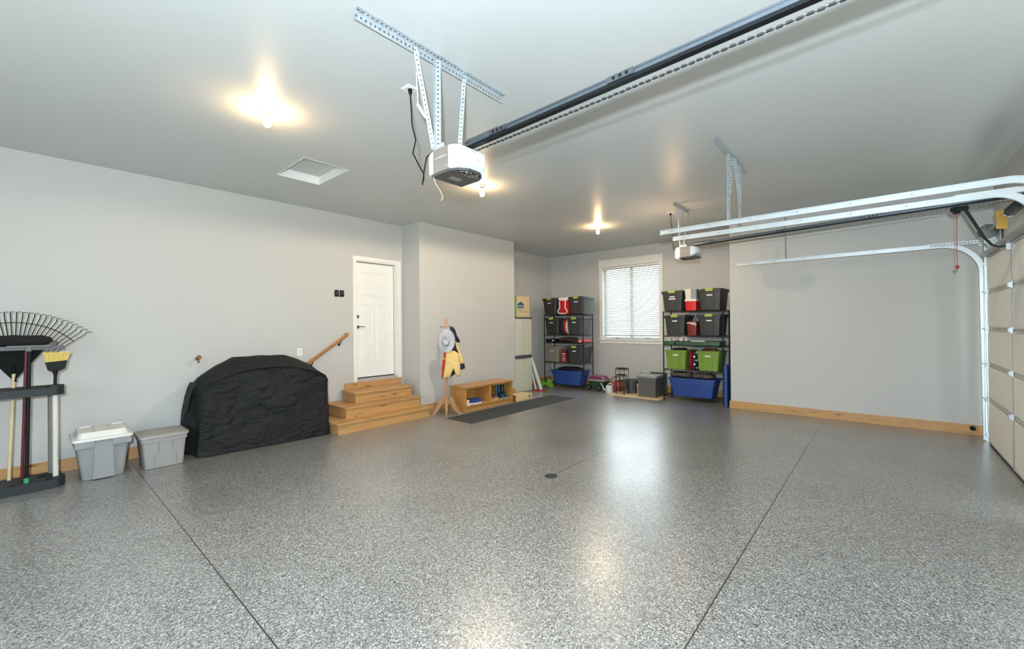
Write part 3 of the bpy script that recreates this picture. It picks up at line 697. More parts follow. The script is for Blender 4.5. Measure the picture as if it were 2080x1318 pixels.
def shoe(name, label, x, y, L, w, h, upper, sole, kind='sneaker', rz=0):
    t = thing(name, label, 'shoe', (x, y, .1045), group=None, rz=rz, local=True)
    o = [(-.5, .75), (-.42, .95), (-.2, .85), (.05, .9), (.28, 1.0), (.42, .8), (.5, .35)]
    def ring(q, z, ins=0):
        r = []
        for u, k in o: r.append(Vector((k*w/2*q, u*L*(1-ins), z)))
        for u, k in o[::-1]: r.append(Vector((-k*w/2*q, u*L*(1-ins), z)))
        return r
    m = MB(); m.loft([ring(1, 0), ring(1.03, .012), ring(1, .026)]); m.build('sole', sole, t, True)
    m = MB(); rr = []
    for q, z, back in ((.97, .026, 0), (.95, h*.5, 0), (.8, h*.75, .0), (.62, h*.95, .0)):
        r = []
        for s_, ol in ((1, o), (-1, o[::-1])):
            for u, k in ol:
                zz = z if u < .1 else .026+(z-.026)*max(.25, 1-(u-.05)*1.7)
                r.append(Vector((s_*k*w/2*q, u*L*(.99-.12*(z/h)*(u > 0)), zz)))
        rr.append(r)
    m.loft(rr); m.build('upper', upper, t, True)
    m = MB(); m.lathe((0, -L*.22, h*.86), [(w*.30, .0), (w*.27, .008), (w*.2, .0)], 14); m.build('collar', plain('shoe_lining', (30, 34, 58), .8), t, True)
    if kind == 'sneaker':
        m = MB()
        for k in range(4): m.cyl((-w*.22, L*(.0+.07*k), h*(.93-.12*k)), (w*.22, L*(.0+.07*k), h*(.93-.12*k)), .004, n=6)
        m.build('laces', STICK, t, True)
    return t
SW = plain('white_sneaker', (222, 224, 230), .5, var=.03); SBL = plain('blue_sneaker', (52, 70, 130), .55, var=.25, scale=40)
shoe('sneaker', 'white sneaker with dark blue marking, leftmost in the bench', 5.385, 5.90, .26, .092, .105, m_mix_pattern('white_blue_upper', [(0, lin((224, 226, 232))), (.58, lin((36, 48, 104)))], 18), SW)
shoe('sneaker', 'white sneaker with navy heel, partly behind the leftmost one', 5.475, 5.96, .26, .09, .11, plain('navy_sneaker', (44, 52, 96), .6), SW)
shoe('sneaker', 'blue patterned sneaker, middle of the shoes in the left compartment', 5.57, 5.91, .26, .09, .105, SBL, SW)
shoe('sneaker', 'blue patterned sneaker, rightmost in the left compartment', 5.675, 5.91, .26, .09, .105, SBL, SW)
CL = plain('olive_brown_suede', (128, 104, 62), .8, var=.12)
shoe('clog', 'olive brown slip-on clog, left one of the pair in the right compartment', 6.10, 5.90, .27, .10, .075, CL, plain('tan_sole', (190, 160, 100), .6), 'clog', R(-35))
shoe('clog', 'olive brown slip-on clog, right one of the pair beside the blue boots', 6.23, 5.92, .27, .10, .075, CL, MC['tan_sole'], 'clog', R(-35))
def boot(x, y, lab):
    t = thing('rubber_boot', lab, 'boot', (x, y, .1045), local=True)
    m = MB(); m.loft([[Vector((a*math.cos(q), b*math.sin(q)+oy, z)) for q in [2*math.pi*k/18 for k in range(18)]] for a, b, oy, z in ((.045, .125, -.0, .0), (.046, .127, -.0, .03), (.043, .10, .02, .07), (.042, .06, .05, .11), (.045, .058, .055, .2), (.047, .06, .055, .268))]); m.build('shaft', plain('dark_teal_rubber', (28, 50, 62), .35), t, True)
    m = MB(); m.loft([[Vector((a*math.cos(q), b*math.sin(q)+.055, z)) for q in [2*math.pi*k/18 for k in range(18)]] for a, b, z in ((.0475, .0605, .262), (.049, .062, .264), (.049, .062, .282), (.044, .057, .282), (.044, .057, .27))]); m.build('cuff', plain('light_blue_rubber', (104, 150, 190), .4), t, True)
    m = MB(); m.box(-.049, .049, -.128, .115, .0, .012, .004); m.box(-.05, -.044, .04, .075, .02, .262, .002); m.box(.044, .05, .04, .075, .02, .262, .002); m.build('blue_trim', MC['light_blue_rubber'], t)
boot(6.385, 5.92, 'dark rubber boot with light blue trim, left one of the pair'); boot(6.49, 5.92, 'dark rubber boot with light blue trim, right one against the bench end')

# ------------------------------------------------------------------ cabinet corner
t = thing('plastic_cabinet', 'tall beige plastic two-door cabinet with grey handle band', 'cabinet', (7.73, 6.65, 0))
CB = plain('beige_plastic', (200, 200, 184), .5, var=.03); CDK = plain('cabinet_dark_trim', (74, 80, 82), .4)
m = MB(); m.box(7.39, 8.08, 6.445, 6.86, .0, 1.735, .006); m.build('carcass', CB, t)
m = MB(); m.box(7.385, 8.092, 6.412, 6.87, 1.735, 1.772, .006); m.build('top_panel', CDK, t)
for a, b in ((7.392, 7.733), (7.737, 8.078)):
    m = MB(); m.box(a, b, 6.42, 6.445, .03, 1.73, .006)
    for z0_, z1_ in ((.10, .78), (.93, 1.66)): m.box(a+.05, b-.05, 6.4165, 6.42, z0_, z1_, .002)
    d = m.build('door', CB, t)
    m = MB(); mid = 7.735
    pts = [(mid+(a+b-2*mid)/abs(a+b-2*mid)*u, 6.418-.03*math.exp(-(u/.2)**2)) for u in (.004, .08, .16, .25, .335)]
    m.loft([[Vector((x, y, z)) for (y, z) in ((yy, .80), (yy, .875), (6.42, .875), (6.42, .80))] for x, yy in pts]); m.build('handle_band', CDK, d, True)
t = thing('cardboard_box', 'tan cardboard box with green stripe on top of the tall cabinet', 'box', (7.7, 6.65, 1.773))
CARD = plain('cardboard', (206, 184, 142), .8, var=.03); GRN = plain('print_green', (122, 152, 98), .8, var=.03)
m = MB(); m.box(7.40, 8.025, 6.44, 6.84, 1.7735, 2.27, .003); bxo = m.build('carton', CARD, t)
m = MB(); m.box(7.402, 7.545, 6.4385, 6.4401, 1.78, 2.266); m.build('printed_stripe', GRN, t)
BLU = plain('logo_blue', (52, 70, 108), .7); WH2 = plain('logo_white', (206, 206, 196), .7)
m = MB(); cx, cz = 7.69, 2.06
def house(w, h, k, y): m.prism([(cx-w, cz-h), (cx+w, cz-h), (cx+w, cz+h*.35), (cx+w*.35, cz+h*.75), (cx+w*.25, cz+h), (cx-w*.25, cz+h), (cx-w*.35, cz+h*.75), (cx-w, cz+h*.35)], 'y', y-.0006, y)
house(.128, .085, 0, 6.4398); m.build('logo_border', WH2, t)
m = MB(); house(.117, .075, 0, 6.4390); m.build('logo_shield', BLU, t)
text_part('logo_text', "LOWE'S", .062, WH2, t, TR(cx, 6.4378, cz-.03)@FACE_MY)
TG = plain('print_grey_green', (132, 140, 108), .8)
text_part('slogan_text', 'Never Stop', .04, TG, t, TR(cx-.02, 6.4392, 1.947)@FACE_MY); text_part('slogan_text', 'IMPROVING', .058, TG, t, TR(cx+.09, 6.4392, 1.90)@FACE_MY)
t = thing('wooden_platform', 'low pale wooden box on the floor between bench and cabinet', 'wooden box', (6.88, 5.9, 0))
m = MB(); m.box(6.64, 7.175, 5.705, 6.0, .003, .118, .003); m.build('box', PINE, t)
m = MB(); m.box(7.03, 7.12, 5.7035, 5.7052, .03, .09); m.build('label_patch', plain('tan_label', (150, 136, 92), .7), t)
m = MB(); m.box(6.615, 6.637, 5.71, 5.96, .003, .135, .002); m.build('wood_offcut', wood('brown_board', (122, 84, 50), (90, 60, 34), 'y', knots=False), label='small dark brown board standing between bench and pale wooden box', cat='board')
# leaning white boards and red mop
LW = plain('white_laminate', (205, 210, 208), .5, var=.02)
def lean(p0, p1, w, th, side, lab):
    t = thing('leaning_board', lab, 'board', p0); m = MB(); m.strap(p0, p1, w, th, side); m.build('panel', LW, t)
    m = MB(); d = (Vector(p1)-Vector(p0)); s_ = Vector(side).normalized(); m.strap(Vector(p0)+d*.02-s_*w*.5, Vector(p1)-d*.02-s_*w*.5, .008, th+.004, side); m.build('edge_strip', plain('grey_edge', (128, 134, 134), .5), t)
lean((8.19, 6.24, .022), (8.20, 6.86, 1.56), .085, .02, (1, -.3, 0), 'white board leaning beside the cabinet, the wider one nearer the shelf')
lean((8.14, 6.36, .022), (8.125, 6.80, 1.44), .045, .02, (1, -.3, 0), 'narrow white board leaning right against the cabinet side')
m = MB(); m.prism([(8.02, 6.38), (8.02, 6.16), (8.08, 6.10), (8.24, 6.14), (8.32, 6.24), (8.26, 6.34)], 'z', .002, .02); m.build('red_mat', plain('red_rubber', (160, 24, 36), .5), label='small red mat on the floor under the white leaning boards', cat='mat')

# ------------------------------------------------------------------ shelving racks
def rack(name, y0, y1, label, x0=8.80, x1=9.26, shelves=(.09, .645, 1.145, 1.345, 1.845)):
    t = thing(name, label, 'shelving', (x0, (y0+y1)/2, 0))
    for x in (x0+.012, x1-.012):
        for y in (y0+.012, y1-.012):
            m = MB(); m.cyl((x, y, .0), (x, y, 1.842), .0125, n=12); m.lathe((x, y, 0), [(.016, 0), (.018, .02), (.0125, .03)], 12)
            m.build('post', BLK, t, True)
    for z in shelves:
        m = MB()
        for dz in (0, -.028):
            for x in (x0+.012, x1-.012): m.cyl((x, y0+.012, z+dz-.004), (x, y1-.012, z+dz-.004), .004, n=6)
            for y in (y0+.012, y1-.012): m.cyl((x0+.012, y, z+dz-.004), (x1-.012, y, z+dz-.004), .004, n=6)
        n = 34
        for k in range(1, n): y = y0+.012+(y1-y0-.024)*k/n; m.cyl((x0+.012, y, z-.002), (x1-.012, y, z-.002), .0018, n=5)
        for k in range(0, n*2):
            ya = y0+.012+(y1-y0-.024)*k/(n*2); yb_ = y0+.012+(y1-y0-.024)*(k+1)/(n*2); s_ = (k % 2)
            m.cyl((x0+.012, ya, z-.004-.028*s_), (x0+.012, yb_, z-.004-.028*(1-s_)), .0015, n=4, cap=False)
        for k in (.33, .66): x = x0+(x1-x0)*k; m.cyl((x, y0+.012, z-.006), (x, y1-.012, z-.006), .003, n=6)
        m.build('wire_shelf', BLK, t)
    return t
rack('wire_rack', 5.41, 6.60, 'black wire shelving rack in the back left corner, left of the window')
rack('wire_rack', 2.30, 3.485, 'black wire shelving rack at the right of the window')

def tote_proto(name, body, label, latch=True, lid=True, stick=True):
    # front faces -x; origin at bottom centre of the front face
    t = thing(name, label, 'storage tote', (0, 0, -5), local=True)
    m = MB(); m.tbox((.03, .50, -.178, .178), (.0, .54, -.208, .208), 0, .375, .03, 4); m.tbox((-.014, .556, -.222, .222), (-.018, .56, -.226, .226), .36, .392, .035, 4)
    m.build('body', body, t, True)
    m = MB(); m.prism([(-.075, .02), (.075, .02), (.09, .36), (-.09, .36)], 'x', -.0, .01)
    for v in m.bm.verts: v.co.x += .026*(1-v.co.z/.375)-.006
    m.build('front_rib', body, t)
    if lid:
        m = MB(); m.tbox((-.024, .566, -.232, .232), (-.02, .562, -.228, .228), .392, .414, .04, 4); m.tbox((.02, .52, -.19, .19), (.03, .51, -.18, .18), .414, .422, .03, 4); m.build('lid', body, t, True)
    if latch:
        m = MB(); m.box(-.036, .0, -.07, .07, .368, .42, .005); m.build('latch', LATCH, t)
    if stick:
        m = MB(); m.box(-.006, -.002, -.05, .05, .282, .302)
        for v in m.bm.verts: v.co.x += .0015
        m.build('paper_label', STICK, t)
    return t
P = tote_proto('lidded_tote', DTOTE, '-')
SX = 8.785
dk = [(6.405, 1.8465, 'charcoal lidded tote with green latch, left on the top shelf of the left rack'),
      (5.605, 1.8465, 'charcoal lidded tote with green latch, right on the top shelf of the left rack'),
      (6.342, 1.3465, 'charcoal lidded tote, left on the second shelf of the left rack'),
      (5.668, 1.3465, 'charcoal lidded tote, right on the second shelf of the left rack'),
      (5.668, .6465, 'charcoal lidded tote beside the red bag on the lower shelf of the left rack'),
      (3.275, 1.8465, 'charcoal lidded tote with two labels, left on the top shelf of the right rack'),
      (2.545, 1.8465, 'charcoal lidded tote, right on the top shelf of the right rack'),
      (3.228, 1.3465, 'charcoal lidded tote, left on the second shelf of the right rack'),
      (2.56, 1.3465, 'charcoal lidded tote, right on the second shelf of the right rack')]
for i, (y, z, lb) in enumerate(dk):
    if i == 0: P.location = (SX, y, z); P['label'] = lb; P['group'] = 'charcoal totes on the racks'; o = P
    else: o = dup(P, (SX, y, z), lb, 'charcoal totes on the racks')
    if i == 5:
        m = MB(); m.box(-.0035, .0005, -.07, .07, .238, .258); m.build('paper_label', STICK, o)
t = tote_proto('open_tote', GTOTE, 'lime green open tote, left one on the right rack below the green trays', False, False)
t.location = (SX, 3.215, .6465)
dup(t, (SX, 2.59, .6465), 'lime green open tote, right one beside the star-printed fabric')
t['group'] = 'green totes'; [o for o in bpy.data.objects if o.name == 'open_tote.001'][0]['group'] = 'green totes'
t = thing('taupe_tote', 'taupe plastic tote on the lower shelf of the left rack', 'storage tote', (SX, 6.33, .6465), local=True)
m = MB(); m.tbox((.02, .42, -.165, .165), (.0, .44, -.19, .19), 0, .36, .035, 4); m.tbox((-.016, .456, -.206, .206), (-.016, .456, -.206, .206), .345, .375, .03, 4); m.tbox((-.022, .462, -.21, .21), (-.018, .458, -.207, .207), .375, .392, .03, 4); m.build('body', TAUPE, t, True)
m = MB(); m.box(-.008, .012, -.10, .10, .02, .30, .004); m.build('front_rib', TAUPE, t)
m = MB(); m.box(-.0125, -.0085, -.05, .06, .275, .29); m.build('paper_label', STICK, t)
def bluetote(loc, label, L=.97, h=.36, d=.46):
    t = thing('blue_tote', label, 'storage tote', loc, local=True); a = L/2
    m = MB(); m.tbox((.045, d-.045, -a+.09, a-.09), (.012, d-.012, -a+.045, a-.045), 0, h*.70, .04, 4); m.tbox((.004, d-.004, -a+.035, a-.035), (.0, d, -a+.03, a-.03), h*.70, h*.96, .04, 4)
    m.build('body', BTOTE, t, True)
    m = MB(); m.tbox((-.03, d+.03, -a, a), (-.03, d+.03, -a, a), h*.93, h, .05, 4); m.build('rim', BTOTE, t, True)
    return t
bluetote((8.83, 5.965, .0915), 'large blue open tote on the bottom shelf of the left rack', .93, .35, .44)
m = MB(); m.puff([(5.56, .435), (6.32, .435), (6.30, .485), (6.15, .525), (5.75, .53), (5.60, .49)], 9.05, .34, 2, .008, 'x'); m.build('folded_bag', plain('black_nylon', (20, 20, 22), .7), smooth=True, label='folded black bag lying in the blue tote of the left rack', cat='bag')
bluetote((8.84, 2.93, .0915), 'large blue open tote on the bottom shelf of the right rack, holding patterned cushions', .95, .375, .45)
CUS = m_mix_pattern('patterned_cushion', [(0, lin((46, 46, 50))), (.4, lin((60, 58, 58))), (.52, lin((214, 196, 160))), (.6, lin((78, 66, 56))), (.75, lin((206, 178, 126))), (.84, lin((50, 48, 50)))], 5.5, 'wave', .85)
def cushion(y0, y1, z0, z1, s_, lab):
    t = thing('seat_cushion', lab, 'cushion', (9.05, (y0+y1)/2, z0)); m = MB(); zc = (z0+z1)/2
    m.puff([(y0, zc-.02), (y0+.03, z0), (y1-.03, z0), (y1, zc-.02), (y1-.01, z1-.02), (y1-.08, z1), ((y0+y1)/2, z1-.008), (y0+.08, z1), (y0+.01, z1-.02)], 9.05, .42, s_, .008, 'x'); m.build('cover', CUS, t, True)
cushion(2.52, 2.955, .469, .575, 1, 'patterned brown and cream cushion, right one in the blue tote')
cushion(2.965, 3.42, .469, .585, 4, 'patterned brown and cream cushion, left one bulging out of the blue tote')
# things between the totes, left rack
STK = plain('red_plush', (176, 16, 24), .9, bump=.5); WPL = plain('white_plush', (232, 222, 218), .95, bump=.5)
t = thing('stocking_bag', 'red bag with white stocking outline between the top totes of the left rack', 'bag', (8.9, 5.99, 1.847))
m = MB(); m.box(8.80, 9.15, 5.845, 6.13, 1.847, 2.225, .02); m.build('body', STK, t, True)
m = MB(); m.box(8.785, 9.14, 5.855, 6.125, 2.185, 2.262, .012); m.build('trim', WPL, t, True)
m = MB(); m.tube([(8.793, y, z) for y, z in ((6.10, 2.16), (6.09, 2.06), (6.10, 1.99), (6.135, 1.95), (6.145, 1.90), (6.11, 1.868), (6.0, 1.862), (5.90, 1.868), (5.87, 1.90), (5.885, 1.95), (5.93, 1.99), (5.925, 2.06), (5.925, 2.18))], .014, 8); m.build('stocking_outline', WPL, t, True)
def pillow(name, lab, y0, y1, z0, z1, mat, x=8.98, th=.32, seed=0):
    t = thing(name, lab, 'folded fabric', (x, (y0+y1)/2, z0)); m = MB(); w = y1-y0
    m.puff([(y0+w*.15, z0), (y1-w*.15, z0), (y1, z0+.05), (y1, z1-.06), (y1-w*.3, z1), (y0+w*.3, z1), (y0, z1-.06), (y0, z0+.05)], x, th, seed, .004, 'x'); m.build('cloth', mat, t, True)
pillow('folded_fabric', 'dark navy and green folded fabric beside the red one on the left rack', 6.01, 6.10, 1.3475, 1.74, m_stripes('tartan_dark', 1, .055, (28, 36, 66), (26, 52, 48), .9))
pillow('folded_fabric', 'bright red folded fabric between the totes on the second shelf', 5.950, 6.006, 1.3475, 1.74, plain('bright_red_cloth', (196, 28, 34), .9), seed=2)
pillow('folded_fabric', 'cream white folded fabric beside the bright red one on the left rack', 5.905, 5.947, 1.3475, 1.73, plain('cream_cloth', (224, 210, 200), .9), seed=3)
m = MB(); m.box(8.82, 9.2, 6.24, 6.56, 1.1465, 1.225, .01); t = m.build('tool_case', BLKP, label='small black case with white tag on the thin middle shelf of the left rack', cat='case')
m = MB(); m.box(8.817, 8.8195, 6.29, 6.35, 1.175, 1.2); m.build('paper_tag', STICK, t)
t = thing('wrapping_bag', 'long dark bag of wrapping paper on the middle shelf of the left rack', 'bag', (8.9, 5.9, 1.147))
m = MB(); m.puff([(5.66, 1.15), (6.2, 1.15), (6.225, 1.19), (6.18, 1.255), (6.0, 1.28), (5.7, 1.265)], 8.97, .3, 6, .008, 'x'); m.build('bag_body', m_mix_pattern('dark_red_wrap', [(0, lin((34, 22, 26))), (.5, lin((70, 22, 28))), (.64, lin((120, 90, 90)))], 7), t, True)
t = thing('paper_rolls', 'red and white wrapping rolls at the right end of the middle shelf', 'rolls', (8.9, 5.5, 1.147))
for k, (y, c) in enumerate(((5.46, (190, 24, 30)), (5.51, (226, 220, 216)), (5.565, (186, 28, 34)), (5.615, (60, 24, 28)))):
    m = MB(); m.cyl((8.80, y, 1.175), (9.2, y, 1.175), .024, n=12); m.build('roll', plain('roll_%d' % k, c, .6), t, True)
m = MB(); m.cyl((8.85, 5.45, 1.227), (9.2, 5.58, 1.227), .024, n=12); m.build('roll', plain('roll_0', (190, 24, 30), .6), t, True)
t = thing('gift_bag', 'dark red printed bag between the totes on the lower shelf of the left rack', 'bag', (8.85, 5.985, .647))
m = MB(); m.loft([[Vector((x, y, z)) for x, y in ((8.795, 5.90+k), (8.795, 6.09-k), (9.0, 6.09-k), (9.0, 5.90+k))] for z, k in ((.648, 0), (.8, .01), (.90, .02), (.965, .035))], True, True); m.build('bag_body', plain('maroon_bag', (108, 34, 38), .4), t)
m = MB()
for z, w, h in ((.86, .11, .03), (.80, .07, .025), (.74, .1, .035), (.69, .08, .02)): m.box(8.7915, 8.7945, 5.985-w/2, 5.985+w/2, z-h/2, z+h/2)
m.build('printed_block', plain('bag_print', (206, 160, 150), .6), t)
m = MB(); m.tube([(8.80, 5.93, .96), (8.80, 5.945, 1.03), (8.80, 5.975, 1.05), (8.80, 6.0, 1.02), (8.80, 6.01, .96)], .006); m.build('handle', plain('bag_handle_grey', (90, 92, 96), .6), t, True)
# between the totes, right rack
t = thing('cooler', 'red cooler with white lid between the top totes of the right rack', 'cooler', (8.9, 2.91, 1.847))
m = MB(); m.tbox((8.81, 9.12, 2.81, 3.01), (8.80, 9.13, 2.80, 3.025), 1.847, 2.035, .02, 3); m.build('body', plain('cooler_red', (206, 26, 30), .35), t, True)
m = MB(); m.tbox((8.795, 9.135, 2.797, 3.03), (8.795, 9.135, 2.797, 3.03), 2.035, 2.078, .02, 3); m.build('lid', plain('cooler_white', (222, 218, 212), .45), t, True)
t = thing('plastic_container', 'pale beige and grey plastic container standing on the red cooler', 'container', (8.9, 2.91, 2.079))
m = MB(); m.tbox((8.82, 9.1, 2.90, 3.02), (8.82, 9.1, 2.905, 3.038), 2.0795, 2.285, .02, 3); m.build('beige_half', plain('beige_half', (214, 206, 192), .5), t, True)
m = MB(); m.tbox((8.82, 9.1, 2.80, 2.899), (8.82, 9.1, 2.797, 2.902), 2.0795, 2.278, .02, 3); m.build('grey_half', plain('grey_half', (136, 142, 146), .5), t, True)
t = thing('cooler', 'small maroon cooler with white handle on the second shelf of the right rack', 'cooler', (8.9, 2.9, 1.347))
m = MB(); m.tbox((8.81, 9.06, 2.81, 2.98), (8.80, 9.07, 2.80, 2.99), 1.347, 1.575, .018, 3); m.build('body', plain('maroon_body', (112, 32, 28), .4), t, True)
m = MB(); m.tbox((8.80, 9.07, 2.80, 2.99), (8.815, 9.055, 2.815, 2.975), 1.58, 1.628, .018, 3); m.build('lid', MC['maroon_body'], t, True)
m = MB(); m.box(8.785, 8.80, 2.798, 2.993, 1.585, 1.6, .003); m.strap((8.79, 2.92, 1.588), (8.79, 2.80, 1.555), .015, .01, (0, .3, 1)); m.build('handle', MC['cooler_white'], t)
m = MB(); m.puff([(2.80, 1.3475), (2.93, 1.3475), (2.95, 1.45), (2.94, 1.65), (2.905, 1.77), (2.84, 1.79), (2.80, 1.7)], 9.16, .12, 3, .003, 'x'); m.build('grey_bag', plain('blue_grey_bag', (112, 122, 134), .7), smooth=True, label='blue grey rounded bag behind the small maroon cooler', cat='bag')
GTR = plain('dark_green_tray', (54, 84, 62), .45)
for y0, y1, lb in ((3.245, 3.47, 'dark green tray, short left one on the middle shelf of the right rack'), (2.37, 3.235, 'dark green tray, long right one on the middle shelf of the right rack')):
    t = thing('green_tray', lb, 'tray', (8.8, (y0+y1)/2, 1.147))
    m = MB(); m.tbox((8.80, 9.24, y0+.01, y1-.01), (8.795, 9.245, y0, y1), 1.147, 1.225, .012, 2); m.build('body', GTR, t, True)
    if y1-y0 > .5:
        m = MB(); m.box(8.80, 8.92, 2.65, 2.92, 1.226, 1.236, .002); m.build('white_strip', STICK, t)
        m = MB(); m.box(8.792, 8.796, 2.94, 2.946, 1.15, 1.225); m.box(8.792, 8.796, 2.66, 2.666, 1.15, 1.225); m.build('seam', plain('tray_seam', (34, 54, 42), .5), t)
for y, r_, lb in ((3.32, .06, 'coil of white cord, left one on the green trays'), (3.08, .065, 'coil of white cord, right one on the green trays')):
    m = MB(); m.torus((8.86, y, 1.226+.03), r_*.95, .013, 'x'); m.torus((8.885, y-.012, 1.226+.03), r_*.8, .012, 'x')
    for v in m.bm.verts: v.co.z = max(v.co.z, 1.2265)
    m.build('cord_coil', WPL, smooth=True, label=lb, cat='cord')
pillow('folded_fabric', 'dark red folded fabric between the green totes', 2.912, 2.985, .6475, 1.03, plain('dark_red_cloth', (146, 18, 34), .9), seed=5, x=9.0)
def m_stars():
    t = NT('star_fabric'); v = t.coord((1, 13, 13)); s = t.new('SeparateXYZ'); t.link(v, s.inputs[0])
    row = t.math('FLOOR', s.outputs[2]); off = t.math('MULTIPLY', t.math('MODULO', row, 2), .5)
    a = t.math('SUBTRACT', t.math('FRACT', t.math('ADD', s.outputs[1], off)), .5); b = t.math('SUBTRACT', t.math('FRACT', s.outputs[2]), .5)
    ang = t.math('ARCTAN2', a, b); r_ = t.math('SQRT', t.math('ADD', t.math('MULTIPLY', a, a), t.math('MULTIPLY', b, b)))
    k = t.math('ABSOLUTE', t.math('SUBTRACT', t.math('FRACT', t.math('ADD', t.math('MULTIPLY', ang, 5/(2*math.pi)), .5)), .5))
    lim = t.math('SUBTRACT', .36, t.math('MULTIPLY', k, .46))
    t.link(t.mix(t.math('LESS_THAN', r_, lim), lin((22, 26, 46)), lin((232, 232, 232))), t.b.inputs['Base Color']); t.b.inputs['Roughness'].default_value = .9; return t.m
pillow('folded_fabric', 'navy folded fabric with white stars beside the right green tote', 2.822, 2.910, .6475, 1.05, m_stars(), seed=6, x=9.0)
m = MB(); m.puff([(2.45, 1.03), (2.74, 1.03), (2.76, 1.06), (2.70, 1.085), (2.5, 1.08)], 9.03, .36, 9, .006, 'x'); m.build('folded_fabric', m_mix_pattern('mixed_cloth', [(0, lin((120, 24, 26))), (.5, lin((60, 50, 40))), (.6, lin((170, 120, 60)))], 16), smooth=True, label='mixed red and tan cloth showing at the top of the right green tote', cat='folded fabric')
m = MB(); m.puff([(3.05, 1.03), (3.37, 1.03), (3.39, 1.06), (3.30, 1.08), (3.1, 1.078)], 9.03, .36, 9, .006, 'x'); m.build('folded_fabric', plain('black_cloth', (24, 24, 26), .9), smooth=True, label='black cloth showing at the top of the left green tote', cat='folded fabric')
# blue lid in the gap
t = thing('tote_lid', 'blue tote lid standing on edge between the right rack and the wall corner', 'lid', (8.9, 2.24, 0))
m = MB(); m.tbox((8.72, 9.22, 2.235, 2.262), (8.72, 9.22, 2.235, 2.262), .004, .775, .01, 2); m.build('lid_panel', BTOTE, t)
m = MB(); m.box(8.70, 8.72, 2.222, 2.275, .004, .79, .005); m.box(8.72, 9.22, 2.222, 2.275, .775, .79, .005); m.build('lip', BTOTE, t)

# ------------------------------------------------------------------ floor things under the window
t = thing('garden_toy', 'bright green plastic garden toy lying beside the left rack', 'garden toy', (8.72, 6.45, 0))
LG = plain('bright_green', (110, 168, 52), .4)
m = MB(); m.prism([(6.28, .01), (6.31, .06), (6.36, .05), (6.50, .06), (6.545, .012), (6.56, .03), (6.55, .16), (6.50, .155), (6.46, .125), (6.40, .125), (6.375, .21), (6.35, .20), (6.31, .12), (6.285, .10)], 'x', 8.62, 8.76); m.build('body', LG, t)
m = MB(); m.box(8.612, 8.622, 6.36, 6.47, .068, .085, .003); m.build('grip_slot', plain('slot_green', (60, 110, 30), .5), t)
m = MB(); m.lathe((8.70, 6.44, .135), [(.05, 0), (.052, .03), (.03, .055), (.001, .06)], 14); m.box(8.66, 8.74, 6.39, 6.47, .125, .15, .01); m.build('black_cap', BLKP, t, True)
t = thing('garden_cart', 'dark green rolling garden stool with plum purple seat by the wall', 'garden stool', (9.12, 5.16, 0))
m = MB(); m.tbox((8.96, 9.24, 5.0, 5.34), (8.93, 9.27, 4.96, 5.39), .06, .235, .04, 4); m.build('body', plain('cart_green', (36, 66, 54), .4), t, True)
m = MB(); m.tbox((8.915, 9.285, 4.945, 5.405), (8.91, 9.29, 4.94, 5.41), .235, .27, .06, 4); m.build('rim', plain('cart_rim', (150, 152, 138), .45), t, True)
m = MB(); m.tbox((8.92, 9.28, 4.96, 5.41), (8.96, 9.24, 5.02, 5.35), .271, .345, .07, 5); m.build('seat', plain('plum_plastic', (112, 52, 88), .3), t, True)
for x, y in ((8.90, 5.06), (8.90, 5.34), (9.30, 5.06), (9.30, 5.34)):
    m = MB(); m.lathe((x-.02, y, .075), [(.03, .0), (.07, .004), (.072, .02), (.07, .036), (.03, .04)], 22, 'x'); w_ = m.build('wheel', BLKP, t, True)
    m = MB(); m.torus((x-.0215, y, .075), .04, .005, 'x', n=20, m=6); m.lathe((x-.024, y, .075), [(.012, 0), (.014, .01)], 12, 'x'); m.build('hub_ring', GALVD, w_, True)
def can(name, lab, x, y, r_, h, mat, s=1.0):
    t = thing(name, lab, 'watering can', (x, y, 0))
    m = MB(); m.lathe((x, y, .001), [(r_*1.0, 0), (r_*1.02, .01), (r_*.96, h*.9), (r_*.9, h), (r_*.82, h), (r_*.82, h-.01)], 24); m.build('body', mat, t, True)
    m = MB(); m.tube([(x-.01, y+r_*.9, h*.25), (x-.03, y+r_*1.45, h*.5), (x-.05, y+r_*1.85, h*1.0), (x-.06, y+r_*2.1, h*1.32)], [.02*s, .016*s, .012*s, .009*s]); m.lathe((x-.06, y+r_*2.1, h*1.32), [(.009*s, -.005), (.018*s, .004), (.017*s, .008)], 12); m.build('spout', mat, t, True)
    m = MB(); m.torus((x, y-r_*.35, h*.86), r_*.95, .0085*s, 'x', R(-55), R(150)); m.build('handle', mat, t, True)
can('watering_can', 'small pale grey watering can, in front of the pink one', 8.90, 4.795, .085, .155, plain('pale_grey_can', (206, 208, 210), .45))
t = thing('watering_can', 'large pinkish red watering can with round handle behind the small grey one', 'watering can', (9.24, 4.765, 0))
PK = plain('pink_red_plastic', (178, 78, 80), .4)
m = MB(); m.loft([[Vector((9.24+a*math.cos(q), 4.765+b*math.sin(q), z)) for q in [2*math.pi*k/20 for k in range(20)]] for a, b, z in ((.09, .11, .001), (.095, .115, .02), (.08, .10, .18), (.05, .06, .24))]); m.build('body', PK, t, True)
m = MB(); m.torus((9.24, 4.795, .21), .13, .011, 'x', R(-35), R(190)); m.build('handle', PK, t, True)
m = MB(); m.tube([(9.24, 4.855, .08), (9.22, 4.89, .14), (9.21, 4.925, .22)], [.022, .017, .013]); m.build('spout', PK, t, True)
m = MB(); m.box(8.60, 9.15, 3.50, 4.66, .001, .013, .001); m.build('plywood_sheet', PLY, label='thin plywood sheet on the floor under the deck box and plant stands', cat='plywood')
